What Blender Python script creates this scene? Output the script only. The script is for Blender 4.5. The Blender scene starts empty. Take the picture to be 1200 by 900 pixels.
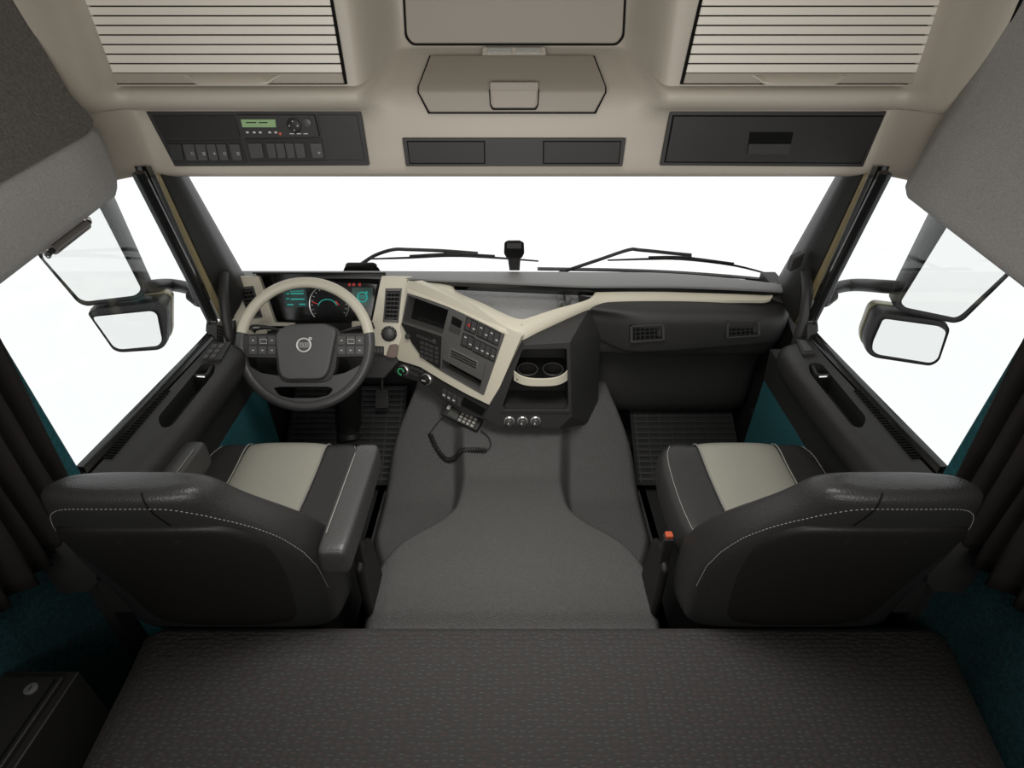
import bpy, bmesh, math, random
from mathutils import Vector, Matrix
random.seed(4)
col = bpy.context.scene.collection
V = Vector
rad = math.radians

# ------------------------------------------------------------------ camera
CAM = V((0, 0, 1.80)); TH = rad(33); F = 650.0
FWD = V((0, math.cos(TH), -math.sin(TH))); UP = V((0, math.sin(TH), math.cos(TH))); RT = V((1, 0, 0))
cd = bpy.data.cameras.new('camera'); cam = bpy.data.objects.new('camera', cd); col.objects.link(cam)
cam.location = CAM; cam.rotation_euler = (rad(90) - TH, 0, 0)
cd.sensor_width = 36; cd.lens = 36 * F / 1200; cd.clip_start = 0.02
bpy.context.scene.camera = cam

def ray(px, py): return FWD + RT * ((px - 600) / F) - UP * ((py - 450) / F)
def onY(px, py, Y): r = ray(px, py); return CAM + r * ((Y - CAM.y) / r.y)
def onZ(px, py, Z): r = ray(px, py); return CAM + r * ((Z - CAM.z) / r.z)
def onX(px, py, X): r = ray(px, py); return CAM + r * ((X - CAM.x) / r.x)

class Frame:
    """a local working plane: origin, right (U), up (V), outward normal (N)"""
    def __init__(s, O, N, U=None):
        s.O = V(O); s.N = V(N).normalized()
        if U is None: U = V((0, 0, 1)).cross(s.N)
        U = V(U); s.U = (U - s.N * U.dot(s.N)).normalized(); s.V = s.N.cross(s.U)
    def pt(s, u, v, n=0.0): return s.O + s.U * u + s.V * v + s.N * n
    def px(s, x, y, n=0.0):
        r = ray(x, y); O = s.O + s.N * n
        return CAM + r * ((O - CAM).dot(s.N) / r.dot(s.N))
    def uv(s, x, y, n=0.0):
        p = s.px(x, y, n) - s.O; return (p.dot(s.U), p.dot(s.V))

# ------------------------------------------------------------------ materials
def mat(name, c, rough=0.5, metal=0.0, bump=None, var=0.0, spec=0.5, emit=None, es=1.0, sheen=0.0, varscale=30, coat=0.0):
    m = bpy.data.materials.new(name); m.use_nodes = True
    nt = m.node_tree; b = nt.nodes['Principled BSDF']
    b.inputs['Base Color'].default_value = (*c, 1); b.inputs['Roughness'].default_value = rough
    b.inputs['Metallic'].default_value = metal; b.inputs['Specular IOR Level'].default_value = spec
    if coat: b.inputs['Coat Weight'].default_value = coat
    if sheen:
        b.inputs['Sheen Weight'].default_value = sheen; b.inputs['Sheen Roughness'].default_value = 0.5
    if emit: b.inputs['Emission Color'].default_value = (*emit, 1); b.inputs['Emission Strength'].default_value = es
    if bump or var:
        tc = nt.nodes.new('ShaderNodeTexCoord')
    if bump:
        sc, st, kind = bump
        if kind == 'vor':
            t = nt.nodes.new('ShaderNodeTexVoronoi'); t.inputs['Scale'].default_value = sc; out = t.outputs['Distance']
        else:
            t = nt.nodes.new('ShaderNodeTexNoise'); t.inputs['Scale'].default_value = sc; t.inputs['Detail'].default_value = 2; out = t.outputs['Fac']
        nt.links.new(tc.outputs['Object'], t.inputs['Vector'])
        bp = nt.nodes.new('ShaderNodeBump'); bp.inputs['Strength'].default_value = st; bp.inputs['Distance'].default_value = 0.002
        nt.links.new(out, bp.inputs['Height']); nt.links.new(bp.outputs['Normal'], b.inputs['Normal'])
    if var:
        n = nt.nodes.new('ShaderNodeTexNoise'); n.inputs['Scale'].default_value = varscale; n.inputs['Detail'].default_value = 4
        nt.links.new(tc.outputs['Object'], n.inputs['Vector'])
        r = nt.nodes.new('ShaderNodeValToRGB')
        r.color_ramp.elements[0].position = 0.3; r.color_ramp.elements[1].position = 0.7
        r.color_ramp.elements[0].color = (*[x * (1 - var) for x in c], 1); r.color_ramp.elements[1].color = (*[min(1, x * (1 + var)) for x in c], 1)
        nt.links.new(n.outputs['Fac'], r.inputs['Fac']); nt.links.new(r.outputs['Color'], b.inputs['Base Color'])
    return m

M = {}
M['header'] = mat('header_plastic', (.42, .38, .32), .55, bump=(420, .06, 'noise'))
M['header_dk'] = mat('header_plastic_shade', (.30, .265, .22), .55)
M['gap'] = mat('shadow_gap', (.005, .005, .005), .8, spec=.1)
M['slat'] = mat('shutter_slat', (.66, .62, .55), .42)
M['header_bay_shade'] = mat('header_plastic_bay_shade', (.27, .24, .20), .55, bump=(420, .06, 'noise'))  # same plastic as header; shade of the centre bay put into the colour
M['cream'] = mat('cream_trim', (.60, .56, .45), .42, bump=(500, .05, 'noise'))
M['stripe'] = mat('body_paint_sand', (.30, .25, .135), .3)
M['black'] = mat('black_plastic', (.015, .0145, .014), .5, spec=.35, bump=(500, .12, 'noise'))
M['charcoal'] = mat('charcoal_plastic', (.026, .0255, .025), .5, spec=.35, bump=(600, .15, 'noise'))
M['soft'] = mat('soft_dash', (.030, .0295, .029), .48, spec=.4, bump=(700, .25, 'vor'))
M['ledge'] = mat('dash_ledge', (.20, .20, .198), .40, bump=(500, .1, 'noise'))
M['gloss'] = mat('gloss_black', (.008, .008, .008), .15)
M['btn'] = mat('button_grey', (.05, .049, .048), .42)
M['metalplate'] = mat('console_grey', (.11, .107, .102), .40, .2)
M['chrome'] = mat('chrome', (.75, .75, .74), .18, 1.0)
M['silver'] = mat('silver', (.50, .50, .49), .3, .8)
M['badge'] = mat('badge_metal', (.62, .62, .61), .35, .3)
M['icon'] = mat('white_print', (.55, .55, .53), .5)
M['leather'] = mat('dark_leather', (.023, .0225, .0225), .42, spec=.4, bump=(260, .22, 'vor'))
M['leather2'] = mat('armrest_leather', (.040, .0395, .039), .42, bump=(260, .2, 'vor'))
M['shell'] = mat('seat_shell', (.013, .012, .0112), .5, spec=.35, bump=(500, .2, 'noise'))
M['insert'] = mat('grey_leather', (.245, .24, .20), .45, bump=(220, .2, 'vor'))
M['thread'] = mat('thread', (.22, .215, .195), .8)
M['teal'] = mat('teal_felt', (.006, .082, .096), .9, bump=(420, .5, 'noise'), var=.35, varscale=120)
M['teal_dk'] = mat('teal_carpet', (.009, .050, .058), .95, bump=(260, .8, 'noise'), var=.5, varscale=130)
M['cloth'] = mat('grey_headlining', (.35, .338, .328), .95, bump=(500, .35, 'noise'), var=.14, varscale=260)
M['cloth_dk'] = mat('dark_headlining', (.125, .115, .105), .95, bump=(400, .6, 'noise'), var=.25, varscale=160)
M['rubber'] = mat('tunnel_rubber', (.074, .073, .071), .62, bump=(330, 1.0, 'vor'), var=.16, varscale=260)
M['floor'] = mat('floor_black', (.012, .012, .012), .85)
M['matrub'] = mat('mat_rubber', (.013, .013, .013), .55)
M['curtain'] = mat('curtain_cloth', (.013, .011, .010), .9, spec=.2)
M['rimcream'] = mat('cream_leather', (.50, .47, .38), .42, bump=(260, .15, 'vor'))
M['rimdark'] = mat('dark_rim_leather', (.040, .040, .040), .38, bump=(260, .2, 'vor'))
M['hub'] = mat('hub_plastic', (.058, .057, .056), .45, bump=(500, .15, 'noise'))
M['tealglow'] = mat('teal_display', (.0, .1, .09), .4, emit=(.02, .50, .42), es=.5)
M['greenlcd'] = mat('green_lcd', (.12, .2, .08), .3, emit=(.30, .42, .24), es=.32)
M['redglow'] = mat('red_mark', (.3, .01, .008), .4, emit=(.6, .03, .02), es=.25)
M['orange'] = mat('orange_button', (.42, .075, .03), .4)
M['clear'] = mat('lamp_lens', (.36, .355, .33), .15, bump=(90, .6, 'vor'))
M['mirror'] = mat('mirror_glass', (.84, .85, .845), .03, 1.0)
M['rod'] = mat('grey_rod', (.10, .092, .085), .35)

def bunk_mat():
    base = (.029, .0268, .0262, 1)
    m = mat('bunk_fabric', base[:3], .85)
    nt = m.node_tree; b = nt.nodes['Principled BSDF']; L = nt.links.new; N = nt.nodes.new
    def math_(op, a, c=None):
        n = N('ShaderNodeMath'); n.operation = op; L(a, n.inputs[0])
        if c is not None:
            if isinstance(c, float): n.inputs[1].default_value = c
            else: L(c, n.inputs[1])
        return n.outputs[0]
    tc = N('ShaderNodeTexCoord'); mp = N('ShaderNodeMapping'); mp.inputs['Scale'].default_value = (58, 92, 1)
    L(tc.outputs['Object'], mp.inputs['Vector'])
    v = N('ShaderNodeTexVoronoi'); v.voronoi_dimensions = '2D'; v.inputs['Scale'].default_value = 1; v.inputs['Randomness'].default_value = .62
    L(mp.outputs['Vector'], v.inputs['Vector'])
    sub = N('ShaderNodeVectorMath'); sub.operation = 'SUBTRACT'; L(mp.outputs['Vector'], sub.inputs[0]); L(v.outputs['Position'], sub.inputs[1])
    ab = N('ShaderNodeVectorMath'); ab.operation = 'ABSOLUTE'; L(sub.outputs[0], ab.inputs[0])
    xyz = N('ShaderNodeSeparateXYZ'); L(ab.outputs[0], xyz.inputs[0])
    dash = math_('MULTIPLY', math_('LESS_THAN', xyz.outputs[0], .24), math_('LESS_THAN', xyz.outputs[1], .085))
    bp = N('ShaderNodeBump'); bp.inputs['Strength'].default_value = .75; bp.inputs['Distance'].default_value = .0035
    L(v.outputs['Distance'], bp.inputs['Height']); L(bp.outputs['Normal'], b.inputs['Normal'])
    sp = N('ShaderNodeSeparateColor'); L(v.outputs['Color'], sp.inputs[0])
    rp = N('ShaderNodeValToRGB'); rp.color_ramp.interpolation = 'CONSTANT'
    e = rp.color_ramp.elements; e[0].position = 0; e[0].color = (.060, .034, .034, 1); e[1].position = .4; e[1].color = (.052, .060, .057, 1)
    L(sp.outputs[0], rp.inputs['Fac'])
    mx = N('ShaderNodeMix'); mx.data_type = 'RGBA'; mx.inputs['A'].default_value = base
    L(dash, mx.inputs['Factor']); L(rp.outputs['Color'], mx.inputs['B']); L(mx.outputs['Result'], b.inputs['Base Color'])
    return m
M['bunk'] = bunk_mat()

M['weave'] = mat('tray_weave', (.33, .33, .325), .55, bump=(230, 1.0, 'vor'), var=.18, varscale=240)

def glass_mat(name, tint=(1, 1, 1), refl=.06):
    m = bpy.data.materials.new(name); m.use_nodes = True; nt = m.node_tree; L = nt.links.new
    nt.nodes.remove(nt.nodes['Principled BSDF'])
    t = nt.nodes.new('ShaderNodeBsdfTransparent'); t.inputs['Color'].default_value = (*tint, 1)
    g = nt.nodes.new('ShaderNodeBsdfGlossy'); g.inputs['Roughness'].default_value = .02
    mx = nt.nodes.new('ShaderNodeMixShader'); mx.inputs[0].default_value = refl
    L(t.outputs[0], mx.inputs[1]); L(g.outputs[0], mx.inputs[2]); L(mx.outputs[0], nt.nodes['Material Output'].inputs['Surface'])
    return m
M['glass'] = glass_mat('window_glass', (.97, .985, .98), .05)

# ------------------------------------------------------------------ object helpers
W = {}
def thing(name, label, cat, loc, group=None):
    o = bpy.data.objects.new(name, None); col.objects.link(o); o.location = loc; o.empty_display_size = .05
    W[o] = V(loc); o['label'] = label; o['category'] = cat
    if group: o['group'] = group
    return o
def tag(o, label, cat, group=None):
    o['label'] = label; o['category'] = cat
    if group: o['group'] = group
    return o
def struct(o): o['kind'] = 'structure'; return o

class MB:
    """collects vertices and faces in world coordinates"""
    def __init__(s): s.v = []; s.f = []
    def add(s, vs, fs):
        n = len(s.v); s.v += [V(p) for p in vs]; s.f += [tuple(i + n for i in f) for f in fs]; return s
    def prism(s, pts, vec):
        pts = [V(p) for p in pts]; vec = V(vec); n = len(pts)
        fs = [tuple(range(n)), tuple(range(2 * n - 1, n - 1, -1))]
        fs += [(i, n + i, n + (i + 1) % n, (i + 1) % n) for i in range(n)]
        return s.add(pts + [p + vec for p in pts], fs)
    def box(s, a, b):
        (x0, y0, z0), (x1, y1, z1) = a, b
        return s.prism([(x0, y0, z0), (x1, y0, z0), (x1, y1, z0), (x0, y1, z0)], (0, 0, z1 - z0))
    def fbox(s, fr, u0, u1, v0, v1, n0, n1):
        return s.prism([fr.pt(u0, v0, n0), fr.pt(u1, v0, n0), fr.pt(u1, v1, n0), fr.pt(u0, v1, n0)], fr.N * (n1 - n0))
    def fpoly(s, fr, uvs, n0, n1): return s.prism([fr.pt(u, v, n0) for u, v in uvs], fr.N * (n1 - n0))
    def pxpoly(s, fr, pxs, n0, n1, r=0.0):
        uvs = [fr.uv(*p) for p in pxs]
        if r: uvs = round_poly(uvs, r)
        return s.fpoly(fr, uvs, n0, n1)
    def pxbox(s, fr, x0, y0, x1, y1, n0, n1):
        return s.pxpoly(fr, [(x0, y0), (x1, y0), (x1, y1), (x0, y1)], n0, n1)
    def loft(s, secs, closed=True, caps=True, loop=False):
        n = len(secs[0]); vs = [p for sec in secs for p in sec]; fs = []
        m = len(secs)
        for i in range(m if loop else m - 1):
            a = i * n; b = ((i + 1) % m) * n
            for j in range(n if closed else n - 1):
                k = (j + 1) % n; fs.append((a + j, a + k, b + k, b + j))
        if caps and closed and not loop:
            fs.append(tuple(range(n - 1, -1, -1))); fs.append(tuple((m - 1) * n + j for j in range(n)))
        return s.add(vs, fs)
    def tube(s, pts, r, seg=8, smooth=4, closed=False, flat=1.0, upv=None):
        pts = [V(p) for p in pts]
        if smooth > 1: pts = catmull(pts, smooth, closed)
        n = len(pts); secs = []; prev = None
        for i, p in enumerate(pts):
            if closed: t = pts[(i + 1) % n] - pts[i - 1]
            else: t = pts[min(i + 1, n - 1)] - pts[max(i - 1, 0)]
            t.normalize()
            if prev is None:
                a = V(upv) if upv else (V((0, 0, 1)) if abs(t.z) < .9 else V((1, 0, 0)))
            else: a = prev
            a = (a - t * a.dot(t)).normalized(); prev = a; b = t.cross(a)
            rr = r(i / (n - 1)) if callable(r) else r
            secs.append([p + a * (rr * math.cos(2 * math.pi * k / seg)) + b * (rr * flat * math.sin(2 * math.pi * k / seg)) for k in range(seg)])
        return s.loft(secs, True, True, closed)
    def lathe(s, fr, prof, seg=24, u=0, v=0):
        secs = []
        for r, n in prof:
            secs.append([fr.pt(u + r * math.cos(2 * math.pi * k / seg), v + r * math.sin(2 * math.pi * k / seg), n) for k in range(seg)])
        return s.loft(secs, True, True)
    def hull(s, pts):
        bm = bmesh.new()
        for p in pts: bm.verts.new(p)
        r = bmesh.ops.convex_hull(bm, input=bm.verts[:])
        lone = [v for v in bm.verts if not v.link_faces]
        bmesh.ops.delete(bm, geom=lone, context='VERTS')
        bmesh.ops.dissolve_limit(bm, angle_limit=rad(2), verts=bm.verts[:], edges=bm.edges[:])
        bm.verts.ensure_lookup_table(); bm.verts.index_update()
        s.add([v.co.copy() for v in bm.verts], [tuple(v.index for v in f.verts) for f in bm.faces]); bm.free(); return s
    def text(s, fr, u, v, txt, size, n0, depth, sx=1.0):
        c = bpy.data.curves.new('t', 'FONT'); c.body = txt; c.size = size; c.align_x = 'CENTER'; c.align_y = 'CENTER'; c.extrude = depth / 2; c.resolution_u = 2
        o = bpy.data.objects.new('t', c); col.objects.link(o)
        me = bpy.data.meshes.new_from_object(o.evaluated_get(bpy.context.evaluated_depsgraph_get()))
        s.add([fr.pt(u + p.co.x * sx, v + p.co.y, n0 + depth / 2 + p.co.z) for p in me.vertices], [tuple(p.vertices) for p in me.polygons])
        bpy.data.objects.remove(o); bpy.data.curves.remove(c); bpy.data.meshes.remove(me); return s
    def build(s, name, m, parent=None, bevel=0, seg=2, ang=35, sub=0, solid=0, cut=None, flat=False):
        me = bpy.data.meshes.new(name)
        lo = V([min(p[i] for p in s.v) for i in range(3)]); hi = V([max(p[i] for p in s.v) for i in range(3)]); c = (lo + hi) / 2
        me.from_pydata([p - c for p in s.v], [], s.f)
        bm = bmesh.new(); bm.from_mesh(me)
        bmesh.ops.recalc_face_normals(bm, faces=bm.faces[:]); bm.to_mesh(me); bm.free()
        me.materials.append(m)
        o = bpy.data.objects.new(name, me); col.objects.link(o); o.location = c; W[o] = c.copy()
        if cut:
            cm = cut.build('cutter', m, None)
            md = o.modifiers.new('b', 'BOOLEAN'); md.operation = 'DIFFERENCE'; md.object = cm; md.solver = 'EXACT'; md.use_self = True
            bpy.context.view_layer.update()
            nm = bpy.data.meshes.new_from_object(o.evaluated_get(bpy.context.evaluated_depsgraph_get()))
            o.modifiers.clear(); o.data = nm; nm.name = name; bpy.data.objects.remove(cm); me = nm
            if not me.materials: me.materials.append(m)
        if not flat:
            for p in me.polygons: p.use_smooth = True
            me.set_sharp_from_angle(angle=rad(ang))
        if parent:
            o.parent = parent; o.matrix_parent_inverse = Matrix.Translation(-W[parent])
        if solid: q = o.modifiers.new('solid', 'SOLIDIFY'); q.thickness = solid; q.offset = 0
        if bevel:
            q = o.modifiers.new('bevel', 'BEVEL'); q.width = bevel; q.segments = seg; q.limit_method = 'ANGLE'; q.angle_limit = rad(30)
            if not flat: q.harden_normals = True
        if sub: q = o.modifiers.new('sub', 'SUBSURF'); q.levels = sub; q.render_levels = sub
        return o
def copy(o, delta, parent=None):
    c = o.copy(); col.objects.link(c); c.location = o.location + V(delta); W[c] = W[o] + V(delta)
    p = parent or o.parent
    if p: c.parent = p; c.matrix_parent_inverse = Matrix.Translation(-W[p])
    return c

def catmull(pts, k, closed=False):
    pts = [V(p) for p in pts]; n = len(pts); out = []
    for i in range(n if closed else n - 1):
        if closed: p0, p1, p2, p3 = pts[i - 1], pts[i], pts[(i + 1) % n], pts[(i + 2) % n]
        else: p1, p2 = pts[i], pts[i + 1]; p0 = pts[i - 1] if i else p1 * 2 - p2; p3 = pts[i + 2] if i + 2 < n else p2 * 2 - p1
        for j in range(k):
            t = j / k
            out.append(.5 * ((2 * p1) + (p2 - p0) * t + (2 * p0 - 5 * p1 + 4 * p2 - p3) * t * t + (3 * p1 - p0 - 3 * p2 + p3) * t ** 3))
    if not closed: out.append(pts[-1])
    return out
def round_poly(uv, r, k=4):
    n = len(uv); out = []
    for i in range(n):
        p = V((*uv[i], 0)); a = V((*uv[i - 1], 0)) - p; b = V((*uv[(i + 1) % n], 0)) - p
        rr = min(r, a.length * .48, b.length * .48); s = p + a.normalized() * rr; e = p + b.normalized() * rr
        for j in range(k + 1):
            t = j / k; q = s * (1 - t) ** 2 + p * 2 * t * (1 - t) + e * t * t; out.append((q.x, q.y))
    return out
def ss(a, b, x):
    t = max(0, min(1, (x - a) / (b - a))); return t * t * (3 - 2 * t)
def interp(tab, x):
    if x <= tab[0][0]: return tab[0][1]
    for (a, fa), (b, fb) in zip(tab, tab[1:]):
        if x <= b: return fa + (fb - fa) * ss(0, 1, (x - a) / (b - a))
    return tab[-1][1]

# ================================================================== SETTING
# floor, ceiling, front wall
struct(MB().box((-1.12, -.62, .04), (1.12, 2.24, .10)).build('floor', M['floor']))
struct(MB().box((-1.12, -.62, 2.03), (1.12, 2.1, 2.07)).build('ceiling', M['header']))
struct(MB().box((-1.12, 2.20, .04), (1.12, 2.24, .88)).build('wall_front', M['floor']))
struct(MB().box((-1.12, -.62, .04), (1.12, -.58, 2.07)).build('wall_rear', M['cloth_dk']))

# side walls: grey cloth upper panels, teal lower ones
def upper_wall(s, name):
    secs = []
    if s < 0:
        prof = [(1.11, 2.03), (1.075, 2.03), (1.073, 1.70), (1.065, 1.625), (1.04, 1.60), (1.00, 1.60), (.982, 1.585), (.978, 1.54), (.982, 1.47), (.992, 1.448), (1.015, 1.437), (1.11, 1.437)]
    else:
        prof = [(1.11, 2.03), (1.082, 2.03), (1.075, 1.85), (1.062, 1.74), (1.045, 1.66), (1.015, 1.59), (1.00, 1.53), (.985, 1.47), (.985, 1.452), (.992, 1.443), (1.015, 1.437), (1.11, 1.437)]
    for Y in [-.6, .2, .6, .9, 1.1, 1.3, 1.42, 1.47, 1.50]:
        dz = .15 * (min(Y, 1.5) - 1.48)
        k = 1.0 if Y < 1.45 else (.75 if Y < 1.48 else .1)
        sec = []
        for i, (x, z) in enumerate(prof):
            bx = 1.08
            xx = bx - (bx - x) * k if x < bx else x
            sec.append(V((s * xx, Y, z + (dz if z < 1.72 else 0))))
        secs.append(sec)
    return MB().loft(secs, True, True)
wl = struct(upper_wall(-1, 'wall_left').build('wall_left', M['cloth'], ang=50))
wr = struct(upper_wall(1, 'wall_right').build('wall_right', M['cloth'], ang=50))
# darker cloth above the roll on the left
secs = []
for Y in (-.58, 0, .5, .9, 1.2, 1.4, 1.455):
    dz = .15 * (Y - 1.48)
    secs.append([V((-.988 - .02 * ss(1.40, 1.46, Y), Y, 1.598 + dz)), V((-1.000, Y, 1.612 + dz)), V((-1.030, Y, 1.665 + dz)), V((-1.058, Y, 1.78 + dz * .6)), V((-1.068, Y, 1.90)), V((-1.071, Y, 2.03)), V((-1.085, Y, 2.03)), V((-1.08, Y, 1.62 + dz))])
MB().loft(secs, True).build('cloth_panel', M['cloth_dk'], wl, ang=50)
for s, nm in ((-1, 'wall_left.lower'), (1, 'wall_right.lower')):
    mb = MB().prism([(s * 1.06, -.58, .10), (s * 1.06, .98, .10), (s * 1.06, .98, .93), (s * 1.06, .955, 1.40), (s * 1.06, -.58, 1.40)], (s * .025, 0, 0))
    struct(mb.build('wall_left_lower' if s < 0 else 'wall_right_lower', M['teal_dk']))
    # B pillar trim strip in teal felt, just behind the door window
    e = [onX(600 + s * d, y, s * 1.0) for d, y in ((600, 436), (555, 506), (512, 556), (500, 575), (520, 590), (600, 500))]
    o = struct(MB().prism([(s * .995, .955, 1.42), (s * .995, .968, .90), (s * .995, .80, .88), (s * .995, .80, 1.42)], (s * .04, 0, 0)).build('trim_1' if s < 0 else 'trim_2', M['teal'], bevel=.01))

# ------------------------------------------------------------------ overhead shelf
O_ = [(2.06, 1.455), (1.76, 1.430), (1.690, 1.424), (1.668, 1.436), (1.66, 1.46), (1.66, 1.598), (1.622, 1.612), (1.597, 1.632), (1.598, 1.655), (1.628, 1.668), (1.622, 2.03)]
C_ = [(2.06, 1.455), (1.76, 1.430), (1.690, 1.424), (1.668, 1.436), (1.66, 1.46), (1.66, 1.592), (1.672, 1.648), (1.775, 1.722), (1.80, 1.738), (1.815, 1.752), (1.80, 2.03)]
def sec_at(x):
    a = abs(x)
    k = 1 - ss(.30, .405, a)
    dy = -.02 * ss(1.0, 1.03, a) - .15 * ss(1.015, 1.075, a); dz = .022 * ss(.985, 1.06, a)
    out = []
    for i, (o, c) in enumerate(zip(O_, C_)):
        y = o[0] * (1 - k) + c[0] * k; z = o[1] * (1 - k) + c[1] * k
        # beyond the shutter the frame comes forward flush with the bulge
        if i == 9 and a > .40: y -= .03 * ss(1.026, 1.034, a)
        if i == 10 and a > .40: y -= .04 * ss(1.042, 1.05, a)
        out.append(V((x, y + dy * (1 if i > 1 else .2), z + (dz if i < 6 else 0))))
    return out
xs = [-1.075, -1.07, -1.06, -1.05, -1.046, -1.042, -1.038, -1.034, -1.03, -1.026, -1.018, -1.012, -1.0, -.98, -.7, -.43] + [-.405 + .105 * i / 10 for i in range(11)] + [-.15]
xs = xs + [0] + [-x for x in reversed(xs)]
shelf = thing('overhead_shelf', 'cream overhead storage shelf running above the whole windscreen', 'shelf', (0, 1.66, 1.43))
def dens(sec):
    # keep edges soft: corner-cut once
    out = [sec[0]]
    for a, b in zip(sec, sec[1:]):
        out += [a.lerp(b, .22), a.lerp(b, .78)]
    out.append(sec[-1]); return out
MB().loft([dens(sec_at(x)) for x in xs], False).build('shelf_shell', M['header'], shelf, ang=60)
# joint rim of the shelf's cheeks against the side cloth
for s in (-1, 1):
    sec = dens(sec_at(s * 1.073))
    MB().tube([p + V((0, -.001, 0)) for p in sec[3:]], .004, 6, 1).build('edge_seal', M['gap'], shelf)

OF = Frame((0, 1.652, 1.52), (0, -1, 0))           # vertical front face of the shelf
SF = Frame((0, 1.612, 1.80), (0, -1, .02))          # shutter plane
# roller shutters
def shutter(edge, label):
    # edge: px corner list  tl, tr, br, bl at y = -40 .. 86
    t = thing('roller_shutter', label, 'shutter', SF.pt(*SF.uv((edge[0] + edge[1]) / 2, 100)), 'roller shutters of the overhead shelf')
    tl, tr, br, bl = edge
    # rows of slats
    ys = [99 - 13.5 - 11.2 * i for i in range(0, 13)]
    def ex(y, a, b): return a + (b - a) * (y / 100.0)
    mb = MB()
    for i, y in enumerate(ys):
        y1, y0 = y - .4, y - 10.3 + .02 * i
        poly = [SF.uv(ex(y1, tl, bl), y1), SF.uv(ex(y1, tr, br), y1), SF.uv(ex(y0, tr, br), y0), SF.uv(ex(y0, tl, bl), y0)]
        mb.fpoly(SF, poly, 0, .006)
    mb.build('slat_curtain', M['slat'], t, bevel=.0018, seg=2)
    MB().pxpoly(SF, [(ex(-60, tl, bl) - 2, -60), (ex(-60, tr, br) + 2, -60), (br + 2, 99), (bl - 2, 99)], -.012, -.002).build('backing', M['gap'], t)
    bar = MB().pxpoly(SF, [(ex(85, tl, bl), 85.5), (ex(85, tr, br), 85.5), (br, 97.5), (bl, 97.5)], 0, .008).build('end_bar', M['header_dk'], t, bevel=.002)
    c = (bl + br) / 2; f = SF
    secs = []
    for i in range(15):
        q = -1 + 2 * i / 14; px = c + q * 60; w = 1 - ss(.62, 1.0, abs(q))
        y0, y1 = 86.5, 88.5 + 11.5 * w; n = .004 + .024 * w
        secs.append([f.px(px, y0, .002), f.px(px, y0 + .8, .004 + .006 * w), f.px(px, y1 - 3, n), f.px(px, y1, n), f.px(px, y1, .002)])
    MB().loft(secs, True).build('pull_handle', M['header'], bar, ang=50)
shutter((101, 387, 404, 139), 'slatted roller shutter on the left above the tachograph panel')
shutter((823, 1112, 1075, 800), 'slatted roller shutter on the right above the dark lidded compartment')

# centre bay: upper hatch, flap locker, lamp
HF = Frame((0, 1.797, 1.80), (0, -1, .03))
t = MB().pxpoly(HF, [(472, -60), (734, -60), (729, 42), (722, 51), (484, 51), (477, 42)], -.004, .008, .01).build('storage_lid', M['header_bay_shade'], shelf, bevel=.004)
MB().pxpoly(HF, [(469, -62), (737, -62), (731.5, 44), (723, 53.5), (483, 53.5), (474.5, 44)], -.004, .002, .01).build('lid_seal', M['gap'], t)
LA = Frame((0, 1.668, 1.62), (0, -1, .22)); LB = Frame((0, 1.725, 1.685), (0, -.58, .81))
loc = thing('flap_locker', 'small cream flap locker with square latch in the centre of the shelf', 'locker', (0, 1.655, 1.60))
def locker_mb(grow, n0, n1):
    # lower upright lip plus upper sloping lid as one bent slab
    yv = [(1.655, 1.600), (1.660, 1.646), (1.668, 1.656), (1.760, 1.721)]
    hw = [.222, .247, .247, .222]
    nn = [V((0, -1, .1)), V((0, -.95, .3)), V((0, -.7, .7)), V((0, -.58, .81))]
    secs = []
    for (y, z), w, n in zip(yv, hw, nn):
        n = n.normalized(); w += grow
        e = 0
        b = V((0, y, z)) + n * n0; f = V((0, y, z)) + n * n1
        secs.append([V((-w, b.y, b.z)), V((w, b.y, b.z)), V((w, f.y, f.z)), V((-w, f.y, f.z))])
    if grow:
        secs[0] = [p - V((0, 0, grow)) for p in secs[0]]; secs[-1] = [p + V((0, grow, grow * .7)) for p in secs[-1]]
    return MB().loft(secs, True)
locker_mb(0, -.006, .010).build('flap', M['header_bay_shade'], loc, bevel=.004)
locker_mb(.004, -.008, .004).build('seal', M['gap'], loc)
KF = Frame((0, 1.648, 1.63), (0, -1, .12))
k = MB().pxpoly(KF, [(574, 96), (631, 96), (630, 122), (627, 127), (578, 127), (575, 122)], -.004, .008, .004).build('latch', M['header_bay_shade'], loc, bevel=.003)
MB().pxpoly(KF, [(573, 104), (632, 104), (631, 123), (628, 129), (577, 129), (574, 123)], -.004, .0045, .004).build('latch_gap', M['gap'], k)
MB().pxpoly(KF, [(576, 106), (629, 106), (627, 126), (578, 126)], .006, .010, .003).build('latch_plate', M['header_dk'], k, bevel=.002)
lp = thing('reading_lamp', 'small clear twin reading lamp above the cream flap locker', 'lamp', LB.pt(0, .06))
LF = Frame((0, 1.772, 1.735), (0, -.75, .66))
MB().pxpoly(LF, [(566, 57), (639, 57), (640, 66), (565, 66)], -.004, .006, .004).build('lamp_bezel', M['header'], lp, bevel=.002)
for a, b in ((571, 600), (605, 634)):
    MB().pxpoly(LF, [(a, 58.5), (b, 58.5), (b, 65), (a, 65)], .004, .009, .003).build('lens', M['clear'], lp, bevel=.002)

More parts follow.
